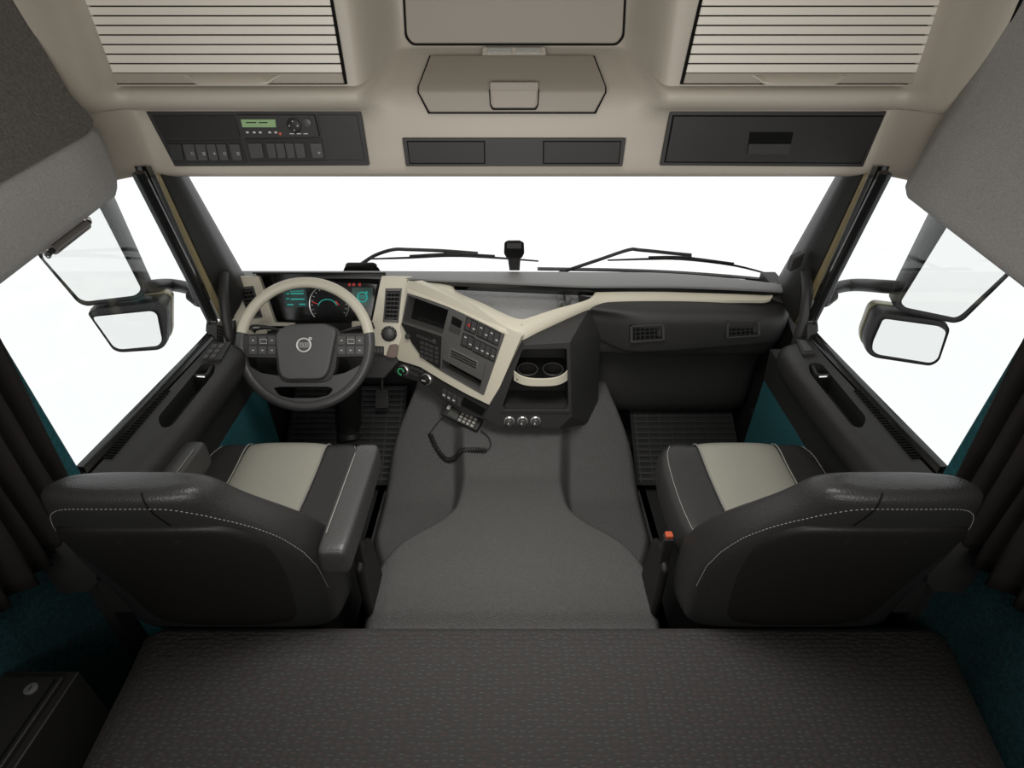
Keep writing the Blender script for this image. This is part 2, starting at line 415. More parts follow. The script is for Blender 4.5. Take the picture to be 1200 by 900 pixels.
# ---- left switch panel with tachograph
pan = thing('switch_panel', 'long dark panel of switches overhead above the driver, holding the tachograph', 'panel', OF.px(305, 195))
MB().pxpoly(OF, [(172, 130), (423, 129), (433, 193.5), (206, 194.5)], -.004, .006, .003).build('bezel', M['charcoal'], pan, bevel=.002)
MB().pxpoly(OF, [(180, 135), (275, 135), (283, 161), (194, 162)], .004, .009).build('blank_cover', M['black'], pan, bevel=.0015)
MB().pxpoly(OF, [(373, 134), (419, 134), (428, 187), (383, 187)], .004, .009).build('blank_cover', M['charcoal'], pan, bevel=.0015)
MB().pxpoly(OF, [(194, 164), (283, 163), (291, 190), (205, 191)], .004, .008).build('switch_bezel', M['black'], pan, bevel=.0015)
MB().pxpoly(OF, [(288, 162), (378, 161), (384, 188), (294, 189)], .004, .008).build('switch_bezel', M['black'], pan, bevel=.0015)
def icon_poly(mb, fr, x, y, k, n):
    # small plain pictograms: bars and rings
    u, v = fr.uv(x, y, n)
    if k == 0: mb.fbox(fr, u - .004, u + .004, v - .0006, v + .0006, n, n + .0006); mb.fbox(fr, u - .0006, u + .0006, v - .003, v + .003, n, n + .0006)
    elif k == 1:
        for a in range(8):
            q = a * math.pi / 4; mb.fbox(fr, u + .0035 * math.cos(q) - .0007, u + .0035 * math.cos(q) + .0007, v + .0035 * math.sin(q) - .0007, v + .0035 * math.sin(q) + .0007, n, n + .0006)
    else:
        for a in (-.003, 0, .003): mb.fbox(fr, u - .004, u + .004, v + a - .0005, v + a + .0005, n, n + .0006)
    return mb
for i, (a, b) in enumerate([(199, 214), (216, 229), (230, 242), (243, 254), (255, 266), (270, 282)]):
    sw = MB().pxpoly(OF, [(a, 168), (b, 168), (b + 4, 187), (a + 5, 187)], .006, .012).build('rocker_switch', M['btn'] if i not in (0,) else M['charcoal'], pan, bevel=.0015)
    if i: icon_poly(MB(), OF, (a + b) / 2 + 3, 180, i % 3, .0122).build('symbol', M['icon'], sw, flat=True)
for i, (a, b) in enumerate([(292, 308), (313, 323), (324, 334), (335, 345), (346, 357), (364, 378)]):
    sw = MB().pxpoly(OF, [(a, 167), (b, 167), (b + 3, 184), (a + 4, 185)], .006, .012).build('rocker_switch', M['btn'], pan, bevel=.0015)
    if i == 5: icon_poly(MB(), OF, 374, 179, 0, .0122).build('symbol', M['icon'], sw, flat=True)
tac = thing('tachograph', 'tachograph unit with green display set in the overhead panel', 'tachograph', OF.px(328, 160))
MB().pxpoly(OF, [(279, 134), (370, 134), (376, 159), (285, 161)], .006, .016, .003).build('housing', M['charcoal'], tac, bevel=.0015)
MB().pxpoly(OF, [(285, 139), (325, 139), (326, 148), (287, 148)], .015, .0165).build('display', M['greenlcd'], tac)
mb = MB()
for a, b in ((291, 303), (306, 316)): mb.pxpoly(OF, [(a, 142), (b, 142), (b, 143.2), (a, 143.2)], .0165, .0168)
mb.build('readout', M['gap'], tac, flat=True)
u, v = OF.uv(347, 146)
MB().lathe(OF, [(.019, .014), (.019, .020), (.016, .022), (.006, .0225)], u=u, v=v).build('dial', M['black'], tac)
mb = MB()
for a in range(4):
    q = a * math.pi / 2; mb.fbox(OF, u + .011 * math.cos(q) - .0015, u + .011 * math.cos(q) + .0015, v + .011 * math.sin(q) - .0015, v + .011 * math.sin(q) + .0015, .0215, .0228)
mb.build('dial_mark', M['icon'], tac, flat=True)
u, v = OF.uv(362, 143); MB().lathe(OF, [(.012, .014), (.011, .019), (.006, .02)], u=u, v=v).build('knob', M['btn'], tac)
mb = MB()
for x in (291, 299, 306, 317, 324): mb.pxpoly(OF, [(x, 153), (x + 3, 153), (x + 3.4, 155), (x + .4, 155)], .016, .0168)
mb.build('key_marks', M['icon'], tac, flat=True); mb = MB()
for x in (342, 350, 358): mb.pxpoly(OF, [(x, 155), (x + 5, 155), (x + 5, 156), (x, 156)], .016, .0168)
mb.build('dial_lettering', M['icon'], tac, flat=True)
u, v = OF.uv(331, 155.5); MB().lathe(OF, [(.0045, .015), (.004, .0185), (.002, .019)], 12, u, v).build('red_button', M['orange'], tac)

# ---- centre speaker panel, right compartment
pan = thing('blank_panel', 'narrow dark central panel with two flat covers above the windscreen', 'panel', OF.px(602, 195))
MB().pxpoly(OF, [(471.5, 161.5), (733.5, 161.5), (729, 194.5), (476, 194.5)], -.004, .006, .003).build('bezel', M['charcoal'], pan, bevel=.002)
MB().pxpoly(OF, [(477, 164.5), (568.5, 164.5), (569, 191.5), (480, 191.5)], .004, .0065).build('cover_gap', M['gap'], pan)
MB().pxpoly(OF, [(636, 164.5), (728, 164.5), (725, 191.5), (636, 191.5)], .004, .0065).build('cover_gap', M['gap'], pan)
MB().pxpoly(OF, [(478.2, 165.7), (567.3, 165.7), (567.8, 190.3), (481, 190.3)], .005, .009).build('cover', M['black'], pan, bevel=.001)
MB().pxpoly(OF, [(637.2, 165.7), (726.8, 165.7), (724, 190.3), (637.2, 190.3)], .005, .009).build('cover', M['black'], pan, bevel=.001)
pan = thing('overhead_compartment', 'dark lidded overhead compartment with recessed pull above the passenger side', 'compartment', OF.px(905, 195))
MB().pxpoly(OF, [(785, 129.5), (1038, 130), (1010, 195), (773, 193.5)], -.004, .006, .003).build('bezel', M['charcoal'], pan, bevel=.002)
MB().pxpoly(OF, [(787.5, 134.5), (1034, 135), (1007.5, 191.3), (777.5, 190)], .004, .0065).build('lid_gap', M['gap'], pan)
lid = MB().pxpoly(OF, [(789, 135.8), (1032.5, 136.2), (1006.5, 190), (779, 188.8)], .005, .010).build('lid', M['black'], pan, bevel=.0012)
h = MB().pxpoly(OF, [(877, 154), (928, 154), (922, 180), (874, 180)], .009, .0115, .003).build('pull', M['gap'], lid)
MB().pxpoly(OF, [(875.5, 167.5), (924.5, 167.5), (922, 180), (874, 180)], .010, .015, .002).build('pull_flap', M['charcoal'], h, bevel=.0015)

# ================================================================== PILLARS, WINDOWS
def PXm(s, d, y, X): return onX(600 + s * d, y, s * X)
n_tr = 3
for s in (-1, 1):
    # black door-frame seal ring around the side window
    inner = [(437, 205), (355, 368), (351, 378), (352, 388), (360, 400), (495, 540), (503, 548), (511, 551), (520, 547), (640, 385)]
    ring_i = [PXm(s, d, y, 1.005) for d, y in inner]
    pth = catmull([ring_i[0], ring_i[0].lerp(ring_i[1], .5)] + ring_i[1:9] + [ring_i[8].lerp(ring_i[9], .5), ring_i[9]], 4)
    # glass pane
    gl = MB().prism([(s * 1.02, 1.66, .90), (s * 1.02, .90, .90), (s * 1.02, .88, 1.40), (s * 1.02, 1.60, 1.452)], (s * .005, 0, 0)).build('window_2' if s < 0 else 'window_3', M['glass'], flat=True)
    struct(gl)
    c = V((s * 1.005, 1.25, 1.15))
    def off(p, k):
        # push outwards in the pane's plane
        return p + (p - c).normalized() * k
    n = len(pth); secs = []
    for i, p in enumerate(pth):
        tg = (pth[min(i + 1, n - 1)] - pth[max(i - 1, 0)]).normalized()
        outw = tg.cross(V((s, 0, 0))).normalized()
        if outw.dot(p - c) < 0: outw = -outw
        a = V((s * .03, 0, 0))
        secs.append([p + outw * .0 + V((s * .02, 0, 0)), p + outw * .002, p + outw * .010 - V((s * .010, 0, 0)), p + outw * .024 - V((s * .006, 0, 0)), p + outw * .030 + V((s * .02, 0, 0))])
    MB().loft(secs, True).build('window_frame', M['gloss'], gl, ang=60)
    # A pillar: sand-coloured painted stripe, black inner cover, seal line
    def PY(d, y, Y): return onY(600 + s * d, y, Y)
    def strip(dt, db, name, m, bulge=.0, mid=None):
        pass
    rows = []
    # each row: top px offset, bottom px offset (y 205 -> 395), X plane
    K = 13
    def edge(d0, y0, d1, y1, X0, X1):
        a = PXm(s, d0, y0, X0); b = PXm(s, d1, y1, X1)
        return [a.lerp(b, i / (K - 1)) for i in range(K)]
    e0 = edge(431, 195, 346, 378, 1.008, 1.008)       # window side
    e1 = edge(421, 195, 337, 385, 1.02, 1.02)
    e2 = edge(414, 195, 326, 372, 1.022, 1.022)
    pa = struct(MB().loft([e1, e2], False).build('trim_%d' % n_tr, M['stripe'], solid=.006)); n_tr += 1
    e1b = edge(423, 195, 339, 388, 1.012, 1.012)
    st_a = edge(417, 190, 330, 378, 1.012, 1.012); st_b = edge(409, 190, 322, 360, 1.006, 1.006); st_c = edge(400, 190, 318, 340, 1.004, 1.004); st_d = edge(388, 190, 312, 325, 1.03, 1.03)
    sec = []
    for i in range(K):
        a, b, c_, d_ = st_a[i], st_b[i], st_c[i], st_d[i]
        out = V((s * .06, .03, 0))
        sec.append([a + out, a, b - V((s * .008, 0, 0)), (b.lerp(c_, .5)) - V((s * .016, 0, 0)), c_ - V((s * .012, 0, 0)), c_.lerp(d_, .6) - V((s * .006, 0, 0)), d_, d_ + out])
    MB().loft(sec, True).build('pillar_cover', M['black'], pa, ang=50)
    MB().loft([[p + V((s * .03, 0, 0)) for p in e0], e0, [p + V((-s * .004, 0, 0)) for p in e0], e1b, [p + V((s * .03, 0, 0)) for p in e1b]], False).build('door_seal', M['gloss'], pa)
    # little bracket on the right pillar / grab handles
    g = thing('grab_handle', 'black tubular grab handle at the %s windscreen pillar' % ('left' if s < 0 else 'right'), 'handle', PXm(s, 330, 400, 1.0), 'grab handles on the windscreen pillars')
    if s < 0:
        pts = [onX(262, 320, -.995), onX(262, 345, -.985), onX(265, 375, -.98), onX(271, 405, -.975), onX(283, 432, -.98)]
    else:
        pts = [onX(945, 318, .995), onX(946, 345, .985), onX(940, 378, .98), onX(930, 411, .975), onX(914, 445, .975), onX(890, 486, .99)]
    MB().tube(pts, .0165, 12, 6).build('grip', M['charcoal'], g)
    MB().tube([pts[0] + V((s * .03, .04, -.005)), pts[0]], .016, 10, 1).build('mount', M['black'], g)
    MB().tube([pts[-1], pts[-1] + V((s * .0, .05, -.02))], .017, 10, 1).build('mount', M['black'], g)
ck = onY(932, 306, 1.80)
tag(MB().hull([ck + V((a * .016, b * .018, c * .024 + a * .010)) for a in (-1, 1) for b in (-1, 1) for c in (-1, 1)]).build('pillar_sensor', M['black'], bevel=.005, seg=3), 'small black knob-like sensor on the right windscreen pillar', 'sensor')

for s in (-1, 1):  # dark lower pillar blocks, added to stop light leaking past the dash ends
    struct(MB().prism([(s * 1.04, 1.69, .10), (s * 1.04, 2.20, .10), (s * 1.04, 2.20, .93), (s * 1.04, 1.98, .92), (s * 1.04, 1.69, .76)], (s * .06, 0, 0)).build('trim_%d' % n_tr, M['black'])); n_tr += 1
# windscreen glass
ws = []
for i in range(9):
    x = -1.06 + 2.12 * i / 8; c = (x / 1.06) ** 2
    ws.append([V((x, 2.16 - .10 * c, .90)), V((x, 2.05 - .10 * c, 1.50))])
struct(MB().loft(ws, False).build('window_1', M['glass']))

# ================================================================== DOORS
for s in (-1, 1):
    side = 'left' if s < 0 else 'right'
    prof = [(1.03, .895), (.992, .900), (.986, .916), (.980, .923), (.935, .9073), (.908, .8978), (.893, .888), (.886, .868), (.888, .835), (.900, .80), (.930, .77), (1.03, .76)]
    secs = []
    for Y, dx, dz in [(.80, .03, -.05), (.83, .012, -.012), (.9, 0, 0), (1.2, 0, 0), (1.5, .002, 0), (1.60, .008, .0), (1.64, .02, -.01), (1.655, .04, -.03)]:
        secs.append([V((s * (min(1.03, x + dx)), Y, z + dz)) for x, z in prof])
    DFm = Frame((s * .93, 1.2, .9055), (-s * .35, 0, 1), U=(0, 1, 0))
    def dpx(d, y, n=0): return DFm.px(600 + s * d, y, n)
    def dpoly(mb, pts, n0, n1, r=0):
        uv = [DFm.uv(600 + s * d, y) for d, y in pts]
        if r: uv = round_poly(uv, r)
        return mb.fpoly(DFm, uv, n0, n1)
    pocket = dpoly(MB(), [(347, 425), (362, 425), (416, 490), (410, 502), (398, 499), (349, 437)], -.09, .03, .02)
    door = MB().prism([(s * 1.03, .88, .12), (s * 1.03, 1.68, .12), (s * 1.03, 1.68, .80), (s * 1.03, .88, .80)], (s * .03, 0, 0)).build('door_1' if s < 0 else 'door_2', M['charcoal'])
    struct(door)
    at = MB().loft(secs, True).build('armrest', M['charcoal'], door, ang=40, cut=pocket)
    # dark upper inner panel and teal felt lower panel
    MB().prism([(s * .96, .86, .55), (s * .96, 1.78, .60), (s * .945, 1.78, .80), (s * .935, .86, .78)], (s * .06, 0, 0)).build('inner_panel', M['charcoal'], door, bevel=.006)
    MB().prism([(s * .955, .90, .14), (s * .955, 1.80, .14), (s * .955, 1.78, .68), (s * .955, 1.66, .72), (s * .955, 1.35, .68), (s * .955, 1.28, .60), (s * .955, 1.05, .59), (s * .955, .90, .60)], (s * .05, 0, 0)).build('felt_panel', M['teal'], door, bevel=.01)
    # demister slots
    mb = MB()
    N = 26
    for i in range(N):
        t_ = i / (N - 1)
        d = 408 + (478 - 408) * t_; y = 458 + (536 - 458) * t_
        wd = 7.5 + 3.5 * t_; 
        dpoly(mb, [(d, y), (d - wd, y + .5), (d - wd + .9 + .6 * t_, y + 1.7 + .5 * t_), (d + .9 + .6 * t_, y + 1.2 + .5 * t_)], .0004, .0045)
    mb.build('demister_grille', M['gap'], at, flat=True)
    # pocket floor and release lever
    h = MB().tube([dpx(352, 430, -.01), dpx(358, 440, -.008), dpx(372, 441, -.006)], .008, 10, 5, flat=.7).build('door_handle', M['black'], door)
    MB().tube([dpx(360, 441.5, .001), dpx(369, 441, .001)], .004, 8, 1).build('handle_trim', M['silver'], h)
    # switch plate
    MB().__class__
    pl = dpoly(MB(), [(329, 403), (345, 405), (357, 424), (341, 424)] if s < 0 else [(333, 400), (345, 401), (356, 416), (341, 418)], .0, .010, .004).build('switch_plate', M['charcoal'], door, bevel=.002)
    if s < 0:
        for i in range(3):
            for j in range(2):
                a = 337 + i * 4.5 + j * 8; y = 407 + i * 5.8
                dpoly(MB(), [(a, y), (a + 6, y), (a + 9, y + 4.5), (a + 3, y + 4.5)], .009, .014).build('window_switch', M['btn'], pl, bevel=.001)
    else:
        dpoly(MB(), [(336, 403), (344, 403), (352, 414), (343, 415)], .009, .014).build('window_switch', M['btn'], pl, bevel=.001)
    # corner speaker grille at the front of the door
    cv = MB().prism([PXm(s, 337, 383, .988), PXm(s, 346, 380, .988), PXm(s, 346, 399, .988), PXm(s, 338, 401, .988)], (s * .03, 0, 0)).build('corner_vent', M['black'], door, bevel=.002)
    gm = MB()
    for i in range(4): gm.prism([PXm(s, 338.5, 385.5 + 4 * i, .9875), PXm(s, 345, 383.5 + 4 * i, .9875), PXm(s, 345, 385 + 4 * i, .9875), PXm(s, 338.5, 387 + 4 * i, .9875)], (-s * .001, 0, 0))
    gm.build('vent_slats', M['btn'], cv, flat=True)

# ================================================================== TUNNEL
HW = [(.80, .452), (.974, .450), (1.105, .446), (1.20, .418), (1.27, .375), (1.333, .285), (1.38, .232), (1.43, .206), (1.566, .196), (1.772, .212), (2.1, .24)]
def lin(tab, x):
    if x <= tab[0][0]: return tab[0][1]
    for (a, fa), (b, fb) in zip(tab, tab[1:]):
        if x <= b: return fa + (fb - fa) * (x - a) / (b - a)
    return tab[-1][1]
_hw = {}
def hwid(Y):
    k = round(Y, 4)
    if k not in _hw: _hw[k] = sum(lin(HW, Y + .055 * i / 8) * (9 - abs(i)) for i in range(-8, 9)) / 81
    return _hw[k]
def tun(x, Y):
    a = abs(x)
    half = .462 + .073 * ss(1.18, 1.42, Y) - .07 * ss(1.72, 1.98, Y)
    base = .10 + .135 * (1 - ss(half - .05, half + .015, a))
    plate = .128 * (1 - ss(-.022, .034, a - hwid(Y))) * (1 - .85 * ss(1.62, 1.90, Y))
    front = .29 * ss(1.55, 1.98, Y) * (1 - ss(half - .07, half + .015, a))
    lip = -.022 * (1 - ss(.955, 1.005, Y))
    return base + plate + front + lip
def tun_hit(px, py, lift=0):
    r = ray(px, py); t = .6
    while t < 4:
        p = CAM + r * t
        if p.z <= tun(p.x, p.y) + lift: return p
        t += .002
    return p
vs = []; fs = []; NX, NY = 130, 120
for j in range(NY + 1):
    for i in range(NX + 1):
        x = -.58 + 1.16 * i / NX; Y = .835 + (2.06 - .835) * j / NY; vs.append((x, Y, tun(x, Y)))
for j in range(NY):
    for i in range(NX):
        a = j * (NX + 1) + i; fs.append((a, a + 1, a + NX + 2, a + NX + 1))
tag(MB().add(vs, fs).build('engine_tunnel_cover', M['rubber'], ang=80), 'grey textured rubber engine tunnel cover between the two seats', 'tunnel cover')

# floor mats, pedals, column
for s in (-1, 1):
    MF = Frame((s * .75, 1.95, .28), (0, -.55, .83), U=(1, 0, 0))
    u0, u1 = (-.24, .27) if s < 0 else (-.22, .24)
    m_ = thing('floor_mat', 'black ribbed rubber mat in the %s footwell' % ('driver\'s' if s < 0 else 'passenger'), 'mat', MF.pt(0, -.2), 'ribbed footwell mats')
    MB().fbox(MF, u0, u1, -.24, .22, 0, .006).build('sheet', M['floor'], m_)
    mb = MB()
    for i in range(17):
        v = -.22 + .026 * i; mb.fbox(MF, u0 + .01, u1 - .01, v, v + .010, .006, .012)
    for i in range(9): u = u0 + .02 + i * (u1 - u0 - .04) / 8; mb.fbox(MF, u - .003, u + .003, -.23, .21, .006, .010)
    o = mb.build('ribs', M['matrub'], m_, flat=True)
PF = Frame(onY(447, 467, 2.0), (0, -.8, .6))
ped = thing('pedal', 'black ribbed foot pedal right of the steering column', 'pedal', onY(447, 480, 2.0))
MB().pxpoly(PF, [(440, 457), (455, 456), (456, 478), (440, 479)], -.008, .004, .008).build('pad', M['charcoal'], ped, bevel=.003)
mb = MB()
for i in range(5): mb.pxpoly(PF, [(442, 460 + 3.7 * i), (454, 460 + 3.7 * i), (454, 461.6 + 3.7 * i), (442, 461.6 + 3.7 * i)], .004, .007)
mb.build('pad_ribs', M['black'], ped, flat=True)
MB().tube([PF.px(448, 470, -.008), PF.px(448, 470, -.008) + V((0, .06, .10))], .009, 8, 1).build('arm', M['black'], ped)

# ================================================================== DASHBOARD
dash = thing('dashboard', 'dark and cream wrap-around dashboard below the windscreen', 'dashboard', (0, 1.9, .5))
# top ledge along the glass
secs = []
for i in range(33):
    px = 262 + (926 - 262) * i / 32
    yf = 323 if px < 430 else (323 + .0425 * (px - 430) if px < 690 else (334 if px < 770 else 334 + 5 * ((px - 770) / 137) ** 1.5))
    yb = 317.5 if px < 430 else (317.5 + .0045 * (px - 430) if px < 750 else 319 + 14 * ((px - 750) / 165) ** 1.6)
    a = onZ(px, yf, .985); b = onZ(px, yb, .990)
    secs.append([a + V((0, .0, -.022)), a + V((0, -.002, -.004)), a + V((0, .006, 0)), b, b + V((0, .012, -.03))])
MB().loft(secs, True).build('top_ledge', M['ledge'], dash, ang=40)
secs2 = [[s_[0] + V((0, .004, .012)), s_[0] + V((0, -.004, .010)), s_[0] + V((0, -.004, -.004)), s_[0] + V((0, .02, -.03))] for s_ in secs]
MB().loft(secs2, True).build('ledge_seal', M['gloss'], dash)

DF = Frame((-.70, 1.93, .88), (.12, -.93, .34))
NSA, NSB, NSC = onY(480, 340, 1.95), onY(600, 388, 1.75), onY(572, 470, 1.72)
nn = (NSB - NSA).cross(NSC - NSA)
if nn.y > 0: nn = -nn
NS = Frame(NSB, nn)
# driver fascia: cream panels
MB().pxpoly(DF, [(266, 324), (303, 323), (322, 378), (346, 379), (346, 387), (300, 388), (277, 390), (272, 380)], -.03, .0, .006).build('driver_fascia', M['cream'], dash, bevel=.003)
MB().pxpoly(DF, [(447, 323), (484, 324), (474, 376), (470, 398), (462, 420), (436, 412), (434, 386), (437, 372)], -.03, .0, .006).build('driver_fascia', M['cream'], dash, bevel=.003)
MB().pxpoly(DF, [(345, 379), (412, 379), (412, 386), (345, 386)], -.03, -.003).build('cluster_sill', M['black'], dash)
MB().pxpoly(DF, [(412, 377), (438, 377), (438, 387), (412, 387)], -.03, -.001).build('fascia_bridge', M['cream'], dash, bevel=.002)
MB().pxpoly(DF, [(268, 390), (345, 384), (440, 384), (468, 425), (450, 445), (330, 445), (280, 430)], -.12, -.012).build('knee_panel', M['charcoal'], dash, bevel=.008)
MB().pxpoly(DF, [(276, 388), (313, 386), (313, 391), (277, 393)], -.01, .003).build('fascia_tray', M['cream'], dash, bevel=.002)
MB().pxpoly(DF, [(316, 382), (344, 382), (344, 385), (316, 385)], -.004, .002).build('card_slot', M['gap'], dash)
face_pts = [(478, 342), (527, 360), (592, 391), (567, 463), (518, 435), (496, 420), (484, 403), (471, 380)]
hole_d = MB().pxpoly(NS, [(479, 346), (526, 363), (519, 391), (473, 376)], -.06, .03)
hole_s = MB().pxpoly(NS, [(519, 421), (565, 446), (562, 457), (518, 432)], -.07, .03)
hole_d.add(hole_s.v, hole_s.f)
# console cream frame, and its dark face
MB().pxpoly(NS, [(478, 331), (488, 330), (530, 349), (611, 394), (576, 476), (545, 461), (520, 447), (492, 430), (460, 420), (452, 418), (462, 402), (470, 378)], -.04, -.001, .006).build('console_frame', M['cream'], dash, bevel=.004, cut=MB().pxpoly(NS, face_pts, -.06, .02))
MB().pxpoly(NS, face_pts, -.055, .003, .005).build('console_face', M['metalplate'], dash, cut=hole_d)
# display at the back of the recess
MB().pxpoly(NS, [(470, 338), (530, 358), (524, 394), (468, 376)], -.059, -.050).build('display_back', M['gloss'], dash)
MB().pxpoly(NS, [(481, 352), (523, 367), (518, 383), (478, 372)], -.052, -.046).build('display_screen', M['gloss'], dash, bevel=.002)
MB().pxpoly(NS, [(515, 418), (568, 446), (564, 462), (514, 432)], -.075, -.062).build('slot_back', M['gap'], dash)

# cream sweep: long trim along tray and passenger side
up = [(479, 328, .972), (505, 328, .968), (527, 329.5, .962), (536, 342, .945), (565, 355, .925), (595, 369.5, .910), (611, 374, .905), (625, 370.5, .910), (651, 362, .925), (690, 350.5, .945), (702, 337, .962), (725, 335, .966), (800, 337, .962), (870, 340.5, .955), (896, 342.5, .950), (905, 345, .945)]
lo = [(477, 343, NS), (500, 350, NS), (527, 360, NS), (545, 368, NS), (570, 380, NS), (592, 391, NS), (610, 398, None), (630, 389, None), (655, 377, None), (690, 361.5, None), (705, 356.5, None), (725, 353.5, None), (800, 352.5, None), (870, 352, None), (896, 352, None), (904, 350, None)]
Ylo = {610: 1.752, 630: 1.785, 655: 1.825, 690: 1.875, 705: 1.892, 725: 1.90, 800: 1.90, 870: 1.88, 896: 1.87, 904: 1.87}
U_ = catmull([onZ(*p) for p in up], 4)
L_ = catmull([NS.px(p[0], p[1], .004) if p[2] else onY(p[0], p[1], Ylo[p[0]]) for p in lo], 4)
secs = []
for a, b in zip(U_, L_):
    mid = a.lerp(b, .55); mid += V((0, -.004, .012))
    secs.append([a + V((0, .004, -.02)), a, a.lerp(mid, .5) + V((0, 0, .003)), mid, mid.lerp(b, .6) + V((0, -.003, .004)), b, b + V((0, .004, -.012)), b + V((0, .04, -.02))])
MB().loft(secs, True).build('cream_sweep', M['cream'], dash, ang=50)
# seam line across the sweep
for x0, y0, x1, y1 in ():
    pass
# storage tray with woven mat
tr = [onZ(x, y, .895) for x, y in ((515, 331), (536, 345), (611, 381), (651, 368), (692, 354), (708, 338), (708, 326), (515, 322))]
MB().prism(tr, (0, 0, -.01)).build('tray_mat', M['weave'], dash, flat=True)
bk = [onZ(x, 334, .895) for x in (500, 560, 640, 720)]
MB().prism([bk[0], bk[-1], bk[-1] + V((0, 0, .045)), bk[0] + V((0, 0, .045))], (0, .01, 0)).build('tray_back', M['black'], dash)
dv = [onZ(651, 334, .90), onZ(655, 334, .90), onZ(660, 361, .90), onZ(655, 363, .90)]
MB().prism(dv, (0, 0, .03)).build('tray_divider', M['silver'], dash, bevel=.002)
dv = [onZ(659, 337, .90), onZ(664, 337, .90), onZ(668, 356, .90), onZ(663, 358, .90)]
MB().prism(dv, (0, 0, .02)).build('tray_divider', M['ledge'], dash, bevel=.002)

# pod with cup holder niche
Z = V
pts = [onY(614, 404, 1.728), onY(668, 401, 1.728), onY(670, 488, 1.705), onY(655, 502, 1.70), onY(583, 499, 1.70), onY(566, 489, 1.705),
       onY(611, 398.5, 1.757), onY(690, 362, 1.88), onY(703, 392, 1.885), onY(701, 469, 1.885), onY(692, 497, 1.84),
       onY(600, 400, 2.04), onY(700, 375, 2.04), onY(700, 450, 2.04), onY(590, 460, 2.04)]
PFr = Frame((0.08, 1.72, .70), (onY(614, 404, 1.728) - onY(583, 499, 1.70)).cross(onY(668, 401, 1.728) - onY(614, 404, 1.728)))
if PFr.N.y > 0: PFr = Frame(PFr.O, -PFr.N)
niche = MB().pxpoly(PFr, [(612, 409), (664, 408), (666, 474), (662, 480), (592, 480), (589, 475)], -.13, .05, .008)
MB().hull(pts).build('centre_pod', M['soft'], dash, bevel=.016, seg=4, ang=60, cut=niche)
MB().pxpoly(PFr, [(600, 405), (672, 404), (672, 486), (582, 486)], -.135, -.125).build('niche_back', M['black'], dash)
# lower bin rim and knobs
MB().pxpoly(PFr, [(588, 479.5), (668, 479.5), (667, 484.5), (586, 484.5)], -.01, .005).build('bin_rim', M['charcoal'], dash, bevel=.003)
MB().pxpoly(PFr, [(592, 476), (664, 476), (664, 484), (590, 484)], -.12, -.02).build('bin_mat', M['charcoal'], dash)
kn = []
for i, x in enumerate((597, 612.3, 627.6)):
    u, v = PFr.uv(x, 493); 
    rg = MB().lathe(PFr, [(.021, -.004), (.021, .006), (.018, .009), (.014, .009)], u=u, v=v).build('knob', M['silver'], dash)
    c = MB().lathe(PFr, [(.0165, .0), (.0155, .018), (.012, .021), (.001, .0215)], u=u, v=v).build('knob_cap', M['btn'], rg)
    mbk = MB().fbox(PFr, u - .006, u - .0015, v - .004, v + .004, .0212, .0222); mbk.build('knob_mark', M['icon'], c, flat=True)

# cup holder
ch = thing('cup_holder', 'twin cup holder with cream front band in the centre pod', 'cup holder', PFr.px(634, 455))
secs = []
for i in range(25):
    q = -1 + 2 * i / 24; px = 633.5 + 31.5 * q; w = 1 - abs(q) ** 3.5
    n = .004 + .034 * w; y0 = 438.5 - 3 * abs(q) ** 2 - 2 * abs(q) ** 6; y1 = 447.5 - 2 * abs(q) ** 3
    base = PFr.px(px, y0, 0); bl = PFr.px(px, y1, 0)
    secs.append([base + PFr.N * (n - .008), base + PFr.N * n, bl + PFr.N * (n - .002), bl + PFr.N * (n - .010)])
MB().loft(secs, True).build('front_band', M['cream'], ch, bevel=.002, ang=60)
tp = [PFr.px(600 + 67 * i / 12 + 2, 438 - 0, -.12 if False else 0) for i in range(13)]
u0, v0 = PFr.uv(604, 439); u1, v1 = PFr.uv(663, 439)
CT = Frame(PFr.pt((u0 + u1) / 2, v0, -.03), (0, -.12, 1), U=(1, 0, 0))
wd = (u1 - u0) / 2
cuts = MB()
for q in (-1, 1): cuts.lathe(CT, [(.036, -.06), (.036, .05)], 24, q * .047, .004)
MB().fpoly(CT, round_poly([(-wd, -.045), (-wd * .7, -.058), (wd * .7, -.058), (wd, -.045), (wd, .075), (-wd, .075)], .012), -.014, .0).build('top_plate', M['gloss'], ch, cut=cuts)
for q in (-1, 1):
    MB().lathe(CT, [(.0355, -.05), (.0375, -.05), (.0385, .004), (.0355, .004), (.0355, -.049)], 28, q * .047, .004).build('cup_well', M['black'], ch)
    MB().tube([CT.pt(q * .047 + .037 * math.cos(a * math.pi / 10), .004 + .037 * math.sin(a * math.pi / 10), .006) for a in range(20)], .0022, 6, 1, True).build('well_ring', M['btn'], ch)

# passenger panel
prof = [(1.905, .934), (1.872, .928), (1.845, .912), (1.832, .885), (1.832, .85), (1.842, .74), (1.852, .722), (1.885, .712), (1.93, .695), (1.965, .60), (1.985, .38), (2.10, .34)]
secs = []
for x, dy, w in [(.25, .05, 0), (.30, .03, .05), (.34, .02, .15), (.38, .012, .4), (.43, .004, .8), (.48, 0, 1), (.60, 0, 1), (.75, 0, 1), (.88, 0, 1), (.96, .003, .95), (1.0, .012, .8), (1.025, .03, .5), (1.04, .06, .3), (1.05, .12, 0)]:
    sec = []
    for i, (y, z) in enumerate(prof):
        yy = y
        if i in (5, 6): zz = z + .05 * (1 - w) * (1 if x < .5 else .2)
        else: zz = z
        if i in (5, 6): zz += .022 * ss(.36, .5, x) + .03 * ss(.5, 1.0, x)
        if 3 <= i <= 6 and x < .5: yy = y + .03 * (1 - w)
        sec.append(V((x, yy + dy, zz)))
    secs.append(catmull(sec, 4))
MB().loft(secs, False).build('passenger_panel', M['soft'], dash, ang=70)
